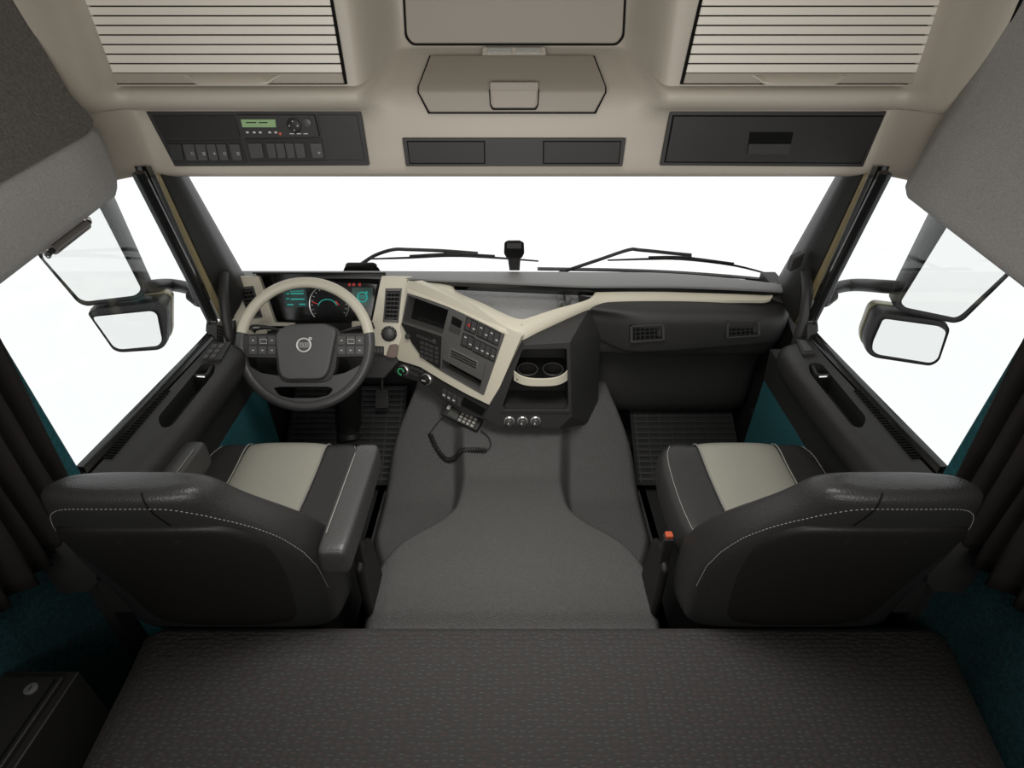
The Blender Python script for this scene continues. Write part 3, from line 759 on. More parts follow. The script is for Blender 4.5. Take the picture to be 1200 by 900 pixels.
# end cheeks near pillars
MB().hull([onY(905, 342, 1.90), onY(925, 340, 1.92), onY(929, 360, 1.86), onY(905, 352, 1.88), V((1.05, 2.0, .9)), V((1.05, 2.0, .97)), V((.95, 2.0, .97))]).build('end_cap', M['soft'], dash, bevel=.008, seg=3)

# air vents
def vent(fr, quad, bars, parent, m_frame, cols=5, tab='r'):
    a, b, c, d = [fr.uv(*p) for p in quad]
    def bil(s_, t_): return tuple((a[i] * (1 - s_) + b[i] * s_) * (1 - t_) + (d[i] * (1 - s_) + c[i] * s_) * t_ for i in (0, 1))
    v_ = MB().fpoly(fr, round_poly([a, b, c, d], .006), -.02, .004).build('air_vent', M['gap'], parent, bevel=.002)
    rim = MB()
    for (p, q, r_, s_) in ((0, 0, 1, .08), (0, .92, 1, 1), (0, 0, .08, 1), (.92, 0, 1, 1)):
        rim.fpoly(fr, [bil(p, q), bil(r_, q), bil(r_, s_), bil(p, s_)], .003, .008)
    rim.build('vent_rim', M['btn'], v_, bevel=.001)
    mb = MB()
    for i in range(bars):
        t_ = .13 + .74 * i / (bars - 1); mb.fpoly(fr, [bil(.1, t_ - .02), bil(.9, t_ - .02), bil(.9, t_ + .02), bil(.1, t_ + .02)], .004, .0065)
    for i in range(cols):
        s_ = .16 + .68 * i / (cols - 1); mb.fpoly(fr, [bil(s_ - .012, .1), bil(s_ + .012, .1), bil(s_ + .012, .9), bil(s_ - .012, .9)], .004, .006)
    mb.build('vent_slats', M['charcoal'], v_, flat=True)
    if tab == 'r': q_ = [bil(.78, .3), bil(.9, .25), bil(.9, .75), bil(.78, .7)]
    else: q_ = [bil(.2, .86), bil(.7, .86), bil(.7, .92), bil(.2, .92)]
    MB().fpoly(fr, q_, .005, .010).build('vent_tab', M['charcoal'], v_, bevel=.001)
    return v_
PV = Frame((.6, 1.833, .82), (0, -1, .07))
vent(PV, [(738, 381), (778, 379), (779, 398), (738, 401)], 4, dash, None, 6)
vent(PV, [(851, 375), (890, 374), (890, 393), (850, 396)], 4, dash, None, 6)
vent(DF, [(279, 337), (297, 335), (308, 372), (294, 374)], 7, dash, None, 4, 'b')
vent(DF, [(452, 338), (471, 338), (467, 378), (449, 377)], 7, dash, None, 4, 'b')

# lower strips below the cream console frame
LS = Frame(NS.pt(0, 0, -.012), NS.N)
strip_o = MB().pxpoly(LS, [(455, 420), (462, 419), (492, 431), (522, 449), (577, 478), (570, 492), (545, 486), (515, 466), (500, 450), (468, 441), (458, 432)], -.05, .0, .004).build('climate_panel', M['charcoal'], dash, bevel=.003)
for x, y, r in ((474, 433.5, .021), (500.5, 444, .022)):
    u, v = LS.uv(x, y)
    rg = MB().lathe(LS, [(r * 1.1, -.002), (r * 1.1, .008), (r * .92, .011)], u=u, v=v).build('knob', M['silver'], dash)
    c = MB().lathe(LS, [(r * .9, .0), (r * .85, .022), (r * .6, .025), (.001, .0255)], u=u, v=v).build('knob_cap', M['black'], rg)
    if x < 480:
        mb = MB()
        for a in range(9):
            q = math.pi * (.1 + a * .18); mb.fbox(LS, u + r * .62 * math.cos(q) - .0018, u + r * .62 * math.cos(q) + .0018, v + r * .62 * math.sin(q) - .0018, v + r * .62 * math.sin(q) + .0018, .0245, .0265)
        mb.build('lit_scale', mat('green_scale', (.02, .25, .08), .4, emit=(.05, .6, .2), es=.6), c, flat=True)
    else: MB().fbox(LS, u - .009, u + .009, v - .0025, v + .0025, .0252, .0262).build('knob_mark', M['icon'], c, flat=True)
for i, (x, y) in enumerate(((484, 431), (489, 433), (494, 435), (483, 437), (488, 439))):
    MB().pxpoly(LS, [(x - 2.2, y - 2), (x + 2.2, y - 1), (x + 2.2, y + 2.2), (x - 2.2, y + 1.2)], 0, .004).build('push_button', M['btn'], dash, bevel=.001)
for i in range(4):
    x = 519.5 + 5.7 * i; y = 455 + 3.1 * i
    sw = MB().pxpoly(LS, [(x, y), (x + 4.8, y + 2.6), (x + 3.6, y + 13), (x - 1.2, y + 10.4)], -.001, .006).build('rocker_switch', M['btn'], dash, bevel=.0015)
    if i < 3: MB().pxpoly(LS, [(x + .4, y + 6), (x + 3.2, y + 7.4), (x + 2.8, y + 9), (x, y + 7.6)], .006, .0066).build('symbol', M['icon'], sw, flat=True)
MB().pxpoly(LS, [(544, 465), (569, 479), (565, 487), (541, 474)], -.001, .004, .002).build('small_display', M['gloss'], dash)

# small controls between wheel and console
u, v = DF.uv(456, 391)
rg = MB().lathe(DF, [(.030, -.002), (.030, .006), (.025, .009)], u=u, v=v).build('light_switch', M['black'], dash)
MB().lathe(DF, [(.024, .0), (.022, .02), (.016, .023), (.001, .0235)], u=u, v=v).build('knob_cap', M['btn'], rg)
mb = MB()
for a in range(7):
    q = math.pi * (.0 + a * .18); mb.fbox(DF, u + .0275 * math.cos(q) - .001, u + .0275 * math.cos(q) + .001, v + .0275 * math.sin(q) - .001, v + .0275 * math.sin(q) + .001, .0085, .0095)
mb.build('switch_marks', M['icon'], rg, flat=True)
MB().pxpoly(DF, [(436, 405), (450, 406), (450, 416), (436, 415)], -.01, .008, .003).build('ignition_panel', M['black'], dash, bevel=.002)
for i in range(3): MB().pxpoly(DF, [(438 + 4 * i, 407), (441 + 4 * i, 407), (441 + 4 * i, 413), (438 + 4 * i, 413)], .007, .011).build('push_button', M['btn'], dash, bevel=.001)
k = MB().pxpoly(DF, [(457, 404), (465, 403), (467, 405), (465, 417), (463, 419), (454, 418), (453, 416)], -.002, .016, .004).build('brake_button', mat('brown_plastic', (.16, .11, .085), .45), dash, bevel=.003)

# console switches
sw0 = None
def quad_sw(x, y, w, h, par, name='rocker_switch', m=None, sk=.5):
    # follows console plane's image slant
    q = [(x, y), (x + w, y + w * sk), (x + w - h * .22, y + w * sk + h), (x - h * .22, y + h)]
    return MB().pxpoly(NS, q, .002, .008).build(name, m or M['btn'], par, bevel=.0012)
for x0, y0, n in ((548.5, 372.5, 2), (563, 379.5, 4), (544.5, 390.5, 2), (558.5, 398, 4)):
    w = 5.4
    MB().pxpoly(NS, [(x0 - 1, y0 - 1.5), (x0 + 6.1 * n + .3, y0 - 1.5 + 6.1 * n * .5), (x0 + 6.1 * n - 3.4, y0 + 6.1 * n * .5 + 14), (x0 - 4.4, y0 + 14)], .001, .005, .002).build('switch_bezel', M['black'], dash)
    for i in range(n):
        x = x0 + 6.1 * i; y = y0 + 3.05 * i
        o = quad_sw(x, y, w, 12.5, dash)
        if n == 2 and y0 < 380 and i == 0:
            a, b, c = NS.uv(x + .8, y + 9), NS.uv(x + 3.8, y + 10.3), NS.uv(x + 2.8, y + 5)
            MB().fpoly(NS, [a, b, c], .008, .0092).build('hazard_mark', M['redglow'], o, flat=True)
        else:
            MB().pxpoly(NS, [(x + .6, y + 8.2), (x + 3.2, y + 9.5), (x + 3, y + 10.8), (x + .4, y + 9.5)] if (i % 2 or y0 > 395) else [(x + 1, y + 3), (x + 3.6, y + 4.3), (x + 3.4, y + 5.4), (x + .8, y + 4.1)], .008, .0086).build('symbol', M['icon'], o, flat=True)
# small screen slot with lid left of the switches
MB().pxpoly(NS, [(531, 370), (542.5, 376), (540, 384.5), (529, 379)], .001, .006).build('card_slot', M['gloss'], dash, bevel=.001)
MB().pxpoly(NS, [(528.7, 380), (540, 386), (538.5, 391.5), (527, 386)], .001, .009).build('card_lid', M['btn'], dash, bevel=.001)

rad_ = thing('radio', 'black car radio with rows of buttons under the recessed console screen', 'radio', NS.px(495, 410))
MB().pxpoly(NS, [(471.5, 378.5), (518, 394), (516.5, 431), (497, 419), (485, 402.5)], .0, .010, .003).build('faceplate', M['black'], rad_, bevel=.0015)
def rbtn(x, y, w, h, sk=.38): return MB().pxpoly(NS, [(x, y), (x + w, y + w * sk), (x + w - .12 * h, y + w * sk + h), (x - .12 * h, y + h)], .009, .0125).build('push_button', M['btn'], rad_, bevel=.0008)
for i in range(5): rbtn(490 + 4.8 * i, 391 + 1.9 * i, 4, 2.6)
for r in range(4):
    for i in range(3): rbtn(494.5 + 5.4 * i - 1.0 * r * .2, 398.5 + 5.2 * r + 2.1 * i, 4.4, 3.4)
for r in range(4): rbtn(511.5, 405 + 5.2 * r, 4, 3.4)
for x, y, r in ((480, 393.5, .011), (510.5, 399, .009)):
    u, v = NS.uv(x, y); MB().lathe(NS, [(r, .008), (r * .95, .018), (r * .6, .0195)], 20, u, v).build('knob', M['btn'], rad_)

cdp = thing('drawer_unit', 'slim slotted drawer unit low in the centre console', 'drawer', NS.px(545, 430))
MB().pxpoly(NS, [(523.5, 401), (570.5, 424), (565.5, 444.5), (519, 420)], .0, .008, .002).build('frame', M['metalplate'], cdp, bevel=.0015)
MB().pxpoly(NS, [(529, 406.5), (562, 423), (560, 434.5), (527, 418)], .007, .0095, .003).build('front_rim', M['silver'], cdp)
MB().pxpoly(NS, [(529.8, 407.6), (561, 423.3), (559.2, 433.2), (528, 417.5)], .008, .0105, .003).build('front', M['metalplate'], cdp, bevel=.001)
mb = MB()
for k in range(3): mb.pxpoly(NS, [(530.5, 409.4 + 3 * k), (559.8, 424 + 3 * k), (559.6, 425.2 + 3 * k), (530.3, 410.6 + 3 * k)], .010, .0112)
mb.build('slot_lines', M['gap'], cdp, flat=True)

# ------------------------------------------------------------------ instrument cluster
CF = Frame(DF.pt(0, 0, -.055), (.05, -.93, .36))
cl = thing('instrument_cluster', 'dark instrument cluster with teal displays behind the steering wheel', 'instrument cluster', CF.px(378, 380))
MB().pxpoly(CF, [(300, 321), (452, 321), (440, 384), (322, 384)], -.02, .0).build('back_panel', M['gloss'], cl)
MB().prism([DF.px(302, 325, -.002), DF.px(322, 378, -.002), CF.px(324, 378), CF.px(305, 325)], (-.004, 0, 0)).build('side_cheek', M['black'], cl)
MB().prism([DF.px(447, 327, -.002), DF.px(437, 376, -.002), CF.px(434, 376), CF.px(443, 327)], (.004, 0, 0)).build('side_cheek', M['black'], cl)
MB().pxpoly(CF, [(331, 339), (358, 338), (361, 360), (336, 360)], .0, .003, .003).build('left_screen', mat('screen_dark', (.005, .02, .018), .3, emit=(.004, .03, .026), es=.4), cl)
mb = MB()
for x0, x1, y in ((336, 339, 344), (341, 356, 344), (336, 339, 350), (341, 357, 350.5), (337, 344, 357), (351, 358, 356.5)):
    mb.pxpoly(CF, [(x0, y - .7), (x1, y - .7), (x1, y + .7), (x0, y + .7)], .003, .004)
mb.pxpoly(CF, [(340, 341), (356, 340.6), (356, 341.3), (340, 341.7)], .003, .004)
mb.build('display_text', M['tealglow'], cl, flat=True)
u, v = CF.uv(386, 357); u2, v2 = CF.uv(409, 357); R = u2 - u
mb = MB(); mb.tube([CF.pt(u + R * math.cos(rad(a)), v + R * math.sin(rad(a)), .004) for a in range(-38, 219, 8)], .0022, 6, 1)
mb.build('dial_ring', M['silver'], cl)
mb = MB()
for a in range(-30, 211, 15):
    q = rad(a); p = lambda rr, w: CF.pt(u + rr * R * math.cos(q) - w * math.sin(q), v + rr * R * math.sin(q) + w * math.cos(q), .003)
    mb.prism([p(.82, -.0008), p(.92, -.0008), p(.92, .0008), p(.82, .0008)], CF.N * .001)
mb.build('dial_marks', M['icon'], cl, flat=True)
u3, v3 = CF.uv(384, 358)
mb = MB(); mb.tube([CF.pt(u3 + .036 * math.cos(rad(a)), v3 - .006 + .030 * math.sin(rad(a)), .004) for a in range(10, 171, 10)], .0015, 6, 1); mb.build('inner_scale', M['tealglow'], cl)
mb = MB().pxpoly(CF, [(366, 353), (374, 356), (374, 357), (366, 354.2)], .004, .005).pxpoly(CF, [(394, 352), (398, 357), (397, 358), (393, 353.5)], .004, .005)
mb.build('needle', M['redglow'], cl, flat=True)
def emblem(fr, u, v, R, m, parent, name, n0=0.0, txt=.42):
    mb = MB()
    mb.tube([fr.pt(u + R * math.cos(rad(a)), v + R * math.sin(rad(a)), n0) for a in range(0, 360, 10)], R * .13, 8, 1, True)
    # arrow out of the ring, upper right
    q = V((math.cos(rad(45)), math.sin(rad(45)))); pq = V((-q.y, q.x))
    def P(a, b): z = q * a + pq * b; return (u + z.x, v + z.y)
    mb.fpoly(fr, [P(R * .98, -R * .1), P(R * 1.25, -R * .1), P(R * 1.25, R * .1), P(R * .98, R * .1)], n0 - R * .08, n0 + R * .08)
    mb.fpoly(fr, [(u + R * .70, v + R * 1.15), (u + R * 1.15, v + R * 1.15), (u + R * 1.15, v + R * .70), (u + R * .98, v + R * .74), (u + R * .95, v + R * .95), (u + R * .74, v + R * .98)], n0 - R * .08, n0 + R * .08)
    o = mb.build(name, m, parent, ang=50)
    bar = MB()
    bar.fbox(fr, u - R * .95, u + R * .95, v + R * .27, v + R * .33, n0, n0 + R * .06); bar.fbox(fr, u - R * .95, u + R * .95, v - R * .33, v - R * .27, n0, n0 + R * .06)
    bar.text(fr, u, v, 'VOLVO', R * txt, n0, R * .06, 1.0)
    bar.build('emblem_lettering', m, o, flat=True)
    return o
u, v = CF.uv(425, 348)
MB().pxpoly(CF, [(413, 337), (437, 337), (434, 359), (411, 359)], .0, .003, .003).build('right_screen', mat('screen_teal', (.004, .03, .025), .3, emit=(.003, .035, .028), es=.4), cl)
emblem(CF, u, v, .0185, M['tealglow'], cl, 'screen_emblem', .006, .5)
mb = MB()
for x in (408, 413, 420): mb.pxpoly(CF, [(x, 332), (x + 3, 332), (x + 3, 335), (x, 335)], .0, .001)
mb.build('warning_light', M['redglow'], cl, flat=True)
MB().prism([DF.px(296, 321, .015), DF.px(452, 321, .015), CF.px(452, 321, -.01), CF.px(296, 321, -.01)], (0, 0, .006)).build('hood', M['black'], cl)

# ------------------------------------------------------------------ steering wheel
Rw = .2145
C0 = CAM + ray(358.5, 403) * 1.905
WF = Frame(C0, (.10, -.80, .60), U=(1, .05, 0))
wh = thing('steering_wheel', 'dark leather steering wheel with cream upper rim', 'steering wheel', C0)
def rim(a0, a1, m, name, k=48):
    secs = []
    for i in range(k + 1):
        a = rad(a0 + (a1 - a0) * i / k); cc = V((math.cos(a), math.sin(a)))
        secs.append([WF.pt(cc.x * (Rw + .0185 * math.cos(b)), cc.y * (Rw + .0185 * math.cos(b)), .016 * math.sin(b)) for b in [2 * math.pi * j / 14 for j in range(14)]])
    return MB().loft(secs, True).build(name, m, wh, ang=60)
rim(9, 169, M['rimcream'], 'upper_rim'); rim(169.3, 368.7, M['rimdark'], 'lower_rim')
hubp = [(326, 394), (331, 387), (341, 382.5), (382, 381), (394, 386), (396.5, 391), (388, 434), (383, 443), (376, 445.5), (340, 446), (333, 443), (330, 436)]
hu = MB().pxpoly(WF, hubp, -.015, .034, .012).build('airbag_cover', M['hub'], wh, bevel=.010, seg=4, ang=50)
MB().pxpoly(WF, [(322, 393), (331, 385), (341, 380.5), (383, 379.5), (396, 385), (400, 391), (394, 434), (388, 446), (378, 449), (336, 449), (329, 444), (326, 436)], -.03, .012, .012).build('hub_shroud', M['charcoal'], wh, bevel=.006, seg=3)
for lr, quad in ((-1, [(283, 393), (327, 392), (329, 420), (289, 419)]), (1, [(396, 391), (431, 391), (428, 418), (392, 419)])):
    sp = MB().pxpoly(WF, quad, -.010, .010, .006).build('spoke', M['charcoal'], wh, bevel=.005, seg=3)
    (ax, ay), (bx, by), (cx, cy), (dx, dy) = quad
    for r in range(2):
        for c in range(3):
            x0 = 293 + 11 * c if lr < 0 else 396 + 10.5 * c; y0 = 394.5 + 11.5 * r
            b_ = MB().pxpoly(WF, [(x0, y0), (x0 + 9.6, y0), (x0 + 9.6, y0 + 10), (x0 + .6, y0 + 10)], .008, .013).build('wheel_button', M['btn'], sp, bevel=.0015)
            if r == 0 and c == 1:
                mb = MB(); mb.tube([WF.px(x, y, .0145) for x, y in ((x0 + 1, y0 + 3), (x0 + 8.6, y0 + 3), (x0 + 8.6, y0 + 8), (x0 + 1, y0 + 8))], .0011, 5, 1, True); mb.build('button_outline', M['icon'], b_)
            else:
                MB().pxpoly(WF, [(x0 + 4, y0 + 4.6), (x0 + 6.2, y0 + 4.6), (x0 + 6.2, y0 + 5.6), (x0 + 4, y0 + 5.6)], .013, .0136).build('symbol', M['icon'], b_, flat=True)
# lower spoke with slot
lower = [(291, 428), (306, 437), (330, 441), (386, 441), (405, 437), (424, 427), (424, 448), (404, 466), (388, 473), (326, 473), (312, 467), (294, 450)]
slot = MB().pxpoly(WF, [(321, 455), (330, 453.5), (385, 453.5), (391, 456), (386, 463), (372, 466.5), (340, 466.5), (327, 463)], -.1, .1, .006)
MB().pxpoly(WF, lower, -.010, .008, .01).build('lower_spoke', M['rimdark'], wh, bevel=.006, seg=3, cut=slot)
eu, ev = WF.uv(356.3, 404.5, .034)
emblem(WF, eu, ev, .0225, M['badge'], wh, 'emblem', .037, .50)
# column and stalks
ax = -WF.N
col_t = thing('steering_column', 'black steering column shroud below the wheel', 'steering column', onY(409, 515, 1.93))
MB().tube([C0 + ax * .04, C0 + ax * .16], .07, 20, 1).build('shroud', M['charcoal'], col_t, bevel=.01)
MB().tube([onY(408, 440, 1.95), onY(408, 470, 1.97), onY(409, 500, 1.97), onY(411, 518, 1.93)], lambda t: .055 if t < .8 else .062, 20, 3).build('lower_boot', M['black'], col_t)
MB().tube([C0 + ax * .12 + V((.02, 0, -.02)), onY(408, 445, 1.93)], .05, 16, 1).build('column_joint', M['black'], col_t)
for nm, pts, lab in (('l', [(330, 389), (315, 384), (299, 384), (295, 388)], 'left of'), ('r', [(400, 390), (415, 385), (428, 384), (438, 381)], 'right of')):
    fr = Frame(C0 - WF.N * .055, WF.N)
    st = MB().tube([fr.px(*p) for p in pts], lambda t: .007 + .007 * ss(.3, .8, t), 10, 5, flat=.8).build('control_stalk', M['black'])
    tag(st, 'black control stalk behind the wheel, %s the hub' % lab, 'stalk', 'steering column stalks')
    MB().tube([fr.px(pts[2][0] - (2 if nm == 'l' else -2), pts[2][1], .013), fr.px(pts[2][0] + 5, pts[2][1], .013)], .0015, 5, 1).build('stalk_mark', M['icon'], st)

# ------------------------------------------------------------------ radio handset on the tunnel
p0 = tun_hit(543, 491, .012)
hn = V((-.10, -.55, .80)).normalized()
HFm = Frame(p0, hn, U=(onY(564, 503, p0.y - .01) - onY(524, 480, p0.y + .02)))
hs = thing('radio_handset', 'black two-way radio handset with keypad lying below the console', 'handset', p0)
def hbox(u0, u1, v0, v1, n0, n1, nm, m, par=hs, bv=.0025): return MB().fbox(HFm, u0, u1, v0, v1, n0, n1).build(nm, m, par, bevel=bv)
hbox(-.082, .078, -.026, .026, -.006, .018, 'body', M['black'], bv=.005)
hbox(-.062, -.020, -.018, .018, .017, .020, 'display', mat('grey_lcd', (.06, .065, .055), .3))
for i in range(4):
    for j in range(3):
        hbox(-.012 + .019 * i, .001 + .019 * i, -.020 + .0145 * j, -.009 + .0145 * j, .017, .0225, 'key', mat('key_grey', (.30, .29, .25), .5) if not (i or j) else bpy.data.materials['key_grey'], bv=.0015)
hbox(-.078, -.064, .004, .022, .017, .024, 'talk_button', M['icon'])
MB().tube([HFm.pt(-.08, -.02, .005), HFm.pt(-.092, -.022, .004), HFm.pt(-.097, .0, .012)], .004, 8, 4).build('clip', M['black'], hs)
# cords
mid = lambda x, y, l=.008: tun_hit(x, y, l)
path = [mid(526, 483), mid(514, 494), mid(505, 506), mid(504, 510)]
path2 = [mid(504, 509), mid(509, 521), mid(517, 534), mid(525, 540), mid(534, 537), mid(541, 529), mid(556, 528), mid(570, 529)]
path3 = [mid(570, 529), mid(575, 522), mid(572, 512), mid(563, 504, .018)]
MB().tube(path, .0025, 6, 5).build('cord_end', M['black'], hs)
MB().tube(path3, .0025, 6, 5).build('cord_end', M['black'], hs)
pp = catmull(path2, 40); helix = []
for i, p in enumerate(pp):
    t_ = (pp[min(i + 1, len(pp) - 1)] - pp[max(i - 1, 0)]).normalized(); a = V((0, 0, 1)); a = (a - t_ * a.dot(t_)).normalized(); b = t_.cross(a)
    q = 2 * math.pi * i / 8.5
    helix.append(p + a * .0085 * math.cos(q) + b * .0085 * math.sin(q) + V((0, 0, .004)))
MB().tube(helix, .0028, 5, 1).build('coiled_cord', M['black'], hs, ang=80)

# ================================================================== SEATS
def superell(cx, cy, z, hw, hd, e=3.2, n=40, tilt=0):
    out = []
    for i in range(n):
        a = 2 * math.pi * i / n; c, s_ = math.cos(a), math.sin(a)
        x = math.copysign(abs(c) ** (2 / e), c) * hw; y = math.copysign(abs(s_) ** (2 / e), s_) * hd
        out.append(V((cx + x, cy + y, z + y * tilt)))
    return out
def seat(s):
    cx = s * .69; side = 'driver' if s < 0 else 'passenger'
    lab = 'dark leather driver seat with armrests, behind the steering wheel' if s < 0 else 'dark leather passenger seat without armrests, right of the tunnel'
    t = thing('truck_seat', lab, 'seat', (cx, 1.1, .10), 'cab seats')
    # pedestal
    MB().box((cx - .17, .92, .10), (cx + .17, 1.26, .58)).build('pedestal', M['floor'], t, bevel=.02)
    # cushion lofted front to back
    secs = []
    for y, hw, zt, zb in [(.94, .225, .70, .57), (1.0, .25, .705, .56), (1.1, .256, .70, .56), (1.22, .256, .705, .565), (1.30, .25, .714, .58), (1.335, .230, .710, .60), (1.356, .212, .690, .625), (1.362, .195, .668, .645)]:
        sec = []
        n = 44
        for i in range(n):
            a = 2 * math.pi * i / n; c, q = math.cos(a), math.sin(a)
            x = math.copysign(abs(c) ** (2 / 4.2), c) * hw; zz = math.copysign(abs(q) ** (2 / 3.0), q)
            z = (zt + zb) / 2 + zz * (zt - zb) / 2
            if zz > 0: z += .016 * ss(.55, .92, abs(x) / hw) * (1 - ss(.95, 1.0, abs(x) / hw)) * zz
            sec.append(V((cx + x, y, z)))
        secs.append(sec)
    cu = MB().loft(secs, True).build('seat_cushion', M['leather'], t, sub=1, ang=180)
    # light insert on top of the cushion
    ins = []
    hwI = .122
    for y, zt in [(.95, .7015), (1.0, .7055), (1.1, .702), (1.22, .7065), (1.29, .7145), (1.325, .7125), (1.345, .7), (1.356, .686)]:
        row = []
        for i in range(9):
            q = -1 + 2 * i / 8; row.append(V((cx + q * hwI * (1 - .05 * (1.36 - y) / .4), y + (.002 if y > 1.34 else 0), zt + .009 * (1 - q ** 4) - .003)))
        ins.append(row)
    io = MB().loft(ins, False).build('centre_insert', M['insert'], cu, sub=1, solid=.006, ang=180)
    for e in (0, -1):
        MB().tube([r[e] + V((0, 0, .005)) for r in ins], .0022, 6, 3).build('piping', M['thread'], cu)
    # stitched line along each side of the cushion
    for q in (-1, 1):
        ln = []
        for y, hw, zt, zb in [(.96, .235, .7015, .57), (1.0, .25, .705, .56), (1.1, .256, .70, .56), (1.22, .256, .705, .565), (1.29, .25, .7125, .578), (1.33, .232, .7105, .60)]:
            f = .88; zz = (1 - f ** 4.2) ** (1 / 3.0)
            ln.append(V((cx + q * hw * f, y, (zt + zb) / 2 + zz * (zt - zb) / 2 + .015 * zz)))
        MB().tube(ln, .0012, 5, 5).build('stitching', M['thread'], cu)
    # backrest
    K = [(.50, .245, .090, .915), (.52, .258, .100, .918), (.60, .258, .104, .915), (.68, .262, .106, .905), (.76, .260, .102, .886), (.84, .250, .094, .858), (.92, .230, .085, .827), (.98, .206, .078, .802), (1.03, .180, .072, .782), (1.07, .161, .068, .768), (1.10, .153, .062, .758), (1.122, .143, .050, .752), (1.134, .122, .030, .748)]
    K = [(z if z < .76 else .76 + (z - .76) * .925, a, b, c) for z, a, b, c in K]
    secs = [superell(cx + s * .014 * ss(.8, 1.05, z), cy, z, hw, hd, 5.0 - 1.9 * ss(.76, 1.0, z), 48, -.30) for z, hw, hd, cy in K]
    bk_ = MB().loft(secs, True).build('backrest', M['leather'], t, sub=1, ang=180)
    # hard rear shell
    S = [(.53, .20, .890), (.56, .225, .895), (.62, .232, .892), (.70, .236, .882), (.78, .234, .860), (.86, .222, .831), (.93, .202, .806), (.975, .182, .784), (1.0, .160, .768), (1.015, .135, .768)]
    secs = []
    for z, hw, cy in S:
        a_ = [k for k in K if k[0] <= z][-1]; b_ = [k for k in K if k[0] > z][0]; f_ = (z - a_[0]) / (b_[0] - a_[0])
        hd = a_[2] + (b_[2] - a_[2]) * f_; cyk = a_[3] + (b_[3] - a_[3]) * f_
        e_ = .006 if .55 < z < 1.005 else -.004
        secs.append(superell(cx + s * .014 * ss(.8, 1.05, z), cyk - .03 - e_, z, hw, hd - .03, 3.4, 40, -.30))
    sh = MB().loft(secs, True).build('rear_shell', M['shell'], t, sub=1, ang=180)
    # stitching around the shoulder: dashes along a ring just above the shell
    def ringpt(f, z):
        for (a, b) in zip(K, K[1:]):
            if a[0] <= z <= b[0]:
                k = (z - a[0]) / (b[0] - a[0]); hw, hd, cy = [a[i] + (b[i] - a[i]) * k for i in (1, 2, 3)]
        x = f * hw; e = 3.0
        e = 5.0 - 1.9 * ss(.76, 1.0, z)
        y = -hd * (1 - abs(f) ** e) ** (1 / e)
        return V((cx + s * .014 * ss(.8, 1.05, z) + x, cy + y, z + y * -.30))
    pts = []
    for i in range(121):
        a = math.pi * i / 120; c, q = math.cos(a), abs(math.sin(a))
        f = .978 * math.copysign(abs(c) ** .38, c); z = .66 + .405 * q ** .38
        pts.append(ringpt(f, z) + V((0, -.0012, .0015)))
    pts = [p for i, p in enumerate(pts) if i == 0 or (p - pts[i - 1]).length > 1e-4]
    mb = MB(); L = 0
    dense = []; carry = 0.0; step = .0042
    for p, q in zip(pts, pts[1:]):
        l_ = (q - p).length; d_ = carry
        while d_ < l_: dense.append(p.lerp(q, d_ / l_)); d_ += step
        carry = d_ - l_
    for i in range(0, len(dense) - 1, 2):
        if (dense[i + 1] - dense[i]).length > 1e-5: mb.tube([dense[i], dense[i + 1]], .0008, 5, 1)
    mb.build('stitching', M['thread'], bk_, flat=True)
    q = -s
    MB().tube([ringpt(.42 * q, z) + V((0, -.0006, 0)) for z in (1.005, 1.03, 1.06, 1.085, 1.10)], .0014, 6, 3).build('seam', M['gap'], bk_)
    MB().tube([ringpt(.52 * q, z) + V((0, -.006, 0)) for z in (.99, .96, .92, .88, .84)], .0014, 6, 3).build('mould_line', M['gap'], sh)
    # screw caps set into the shell
    for q in (-.055, .055):
        pz = .955; c0 = ringpt(q / .2, pz); SFm = Frame((cx + q, c0.y - .006, c0.z), (0, -.95, -.28))
        MB().lathe(SFm, [(.010, -.01), (.010, .0025), (.006, .003), (.005, .0)], 16).build('screw_cap', M['black'], sh)
    # buckle by the tunnel side
    inn = -s
    bx = cx + inn * .275
    bu = MB().box((bx - .013, 1.0, .54), (bx + .013, 1.025, .66)).build('belt_buckle', M['black'], t, bevel=.004)
    MB().box((bx - .010, 1.003, .66), (bx + .010, 1.022, .672)).build('release_button', M['orange'], bu, bevel=.003)
    MB().hull([V((bx + a * .012, y, z)) for a in (-1, 1) for y, z in ((.98, .36), (1.14, .34), (.98, .56), (1.04, .60), (1.10, .56))]).build('side_cover', M['shell'], t, bevel=.012, seg=3)
    if s < 0:
        for nm, sx, y0, y1, zt, w, h in (('i', inn, .80, 1.17, .855, .034, .085), ('o', -inn, .80, 1.19, .85, .03, .09)):
            ac = cx + sx * (.30 if nm == 'i' else .175)
            secs = []
            for y, k in [(y0, .78), (y0 + .006, .94), (y0 + .03, 1), (y1 - .10, 1), (y1 - .03, .99), (y1 - .008, .93), (y1, .78)]:
                ring = []
                for i in range(24):
                    a = 2 * math.pi * i / 24; c, q = math.cos(a), math.sin(a)
                    ring.append(V((ac + math.copysign(abs(c) ** .38, c) * w * k, y, zt - h / 2 + math.copysign(abs(q) ** .38, q) * h / 2 * k)))
                secs.append(ring)
            ar = MB().loft(secs, True).build('armrest', M['leather2'], t, sub=1, ang=180)
            MB().tube([V((ac - sx * w * .62, y, zt + .0005)) for y in (y0 + .05, y0 + .15, y1 - .10, y1 - .05)], .0012, 5, 3).build('stitching', M['thread'], ar)
    return t
seat(-1); seat(1)

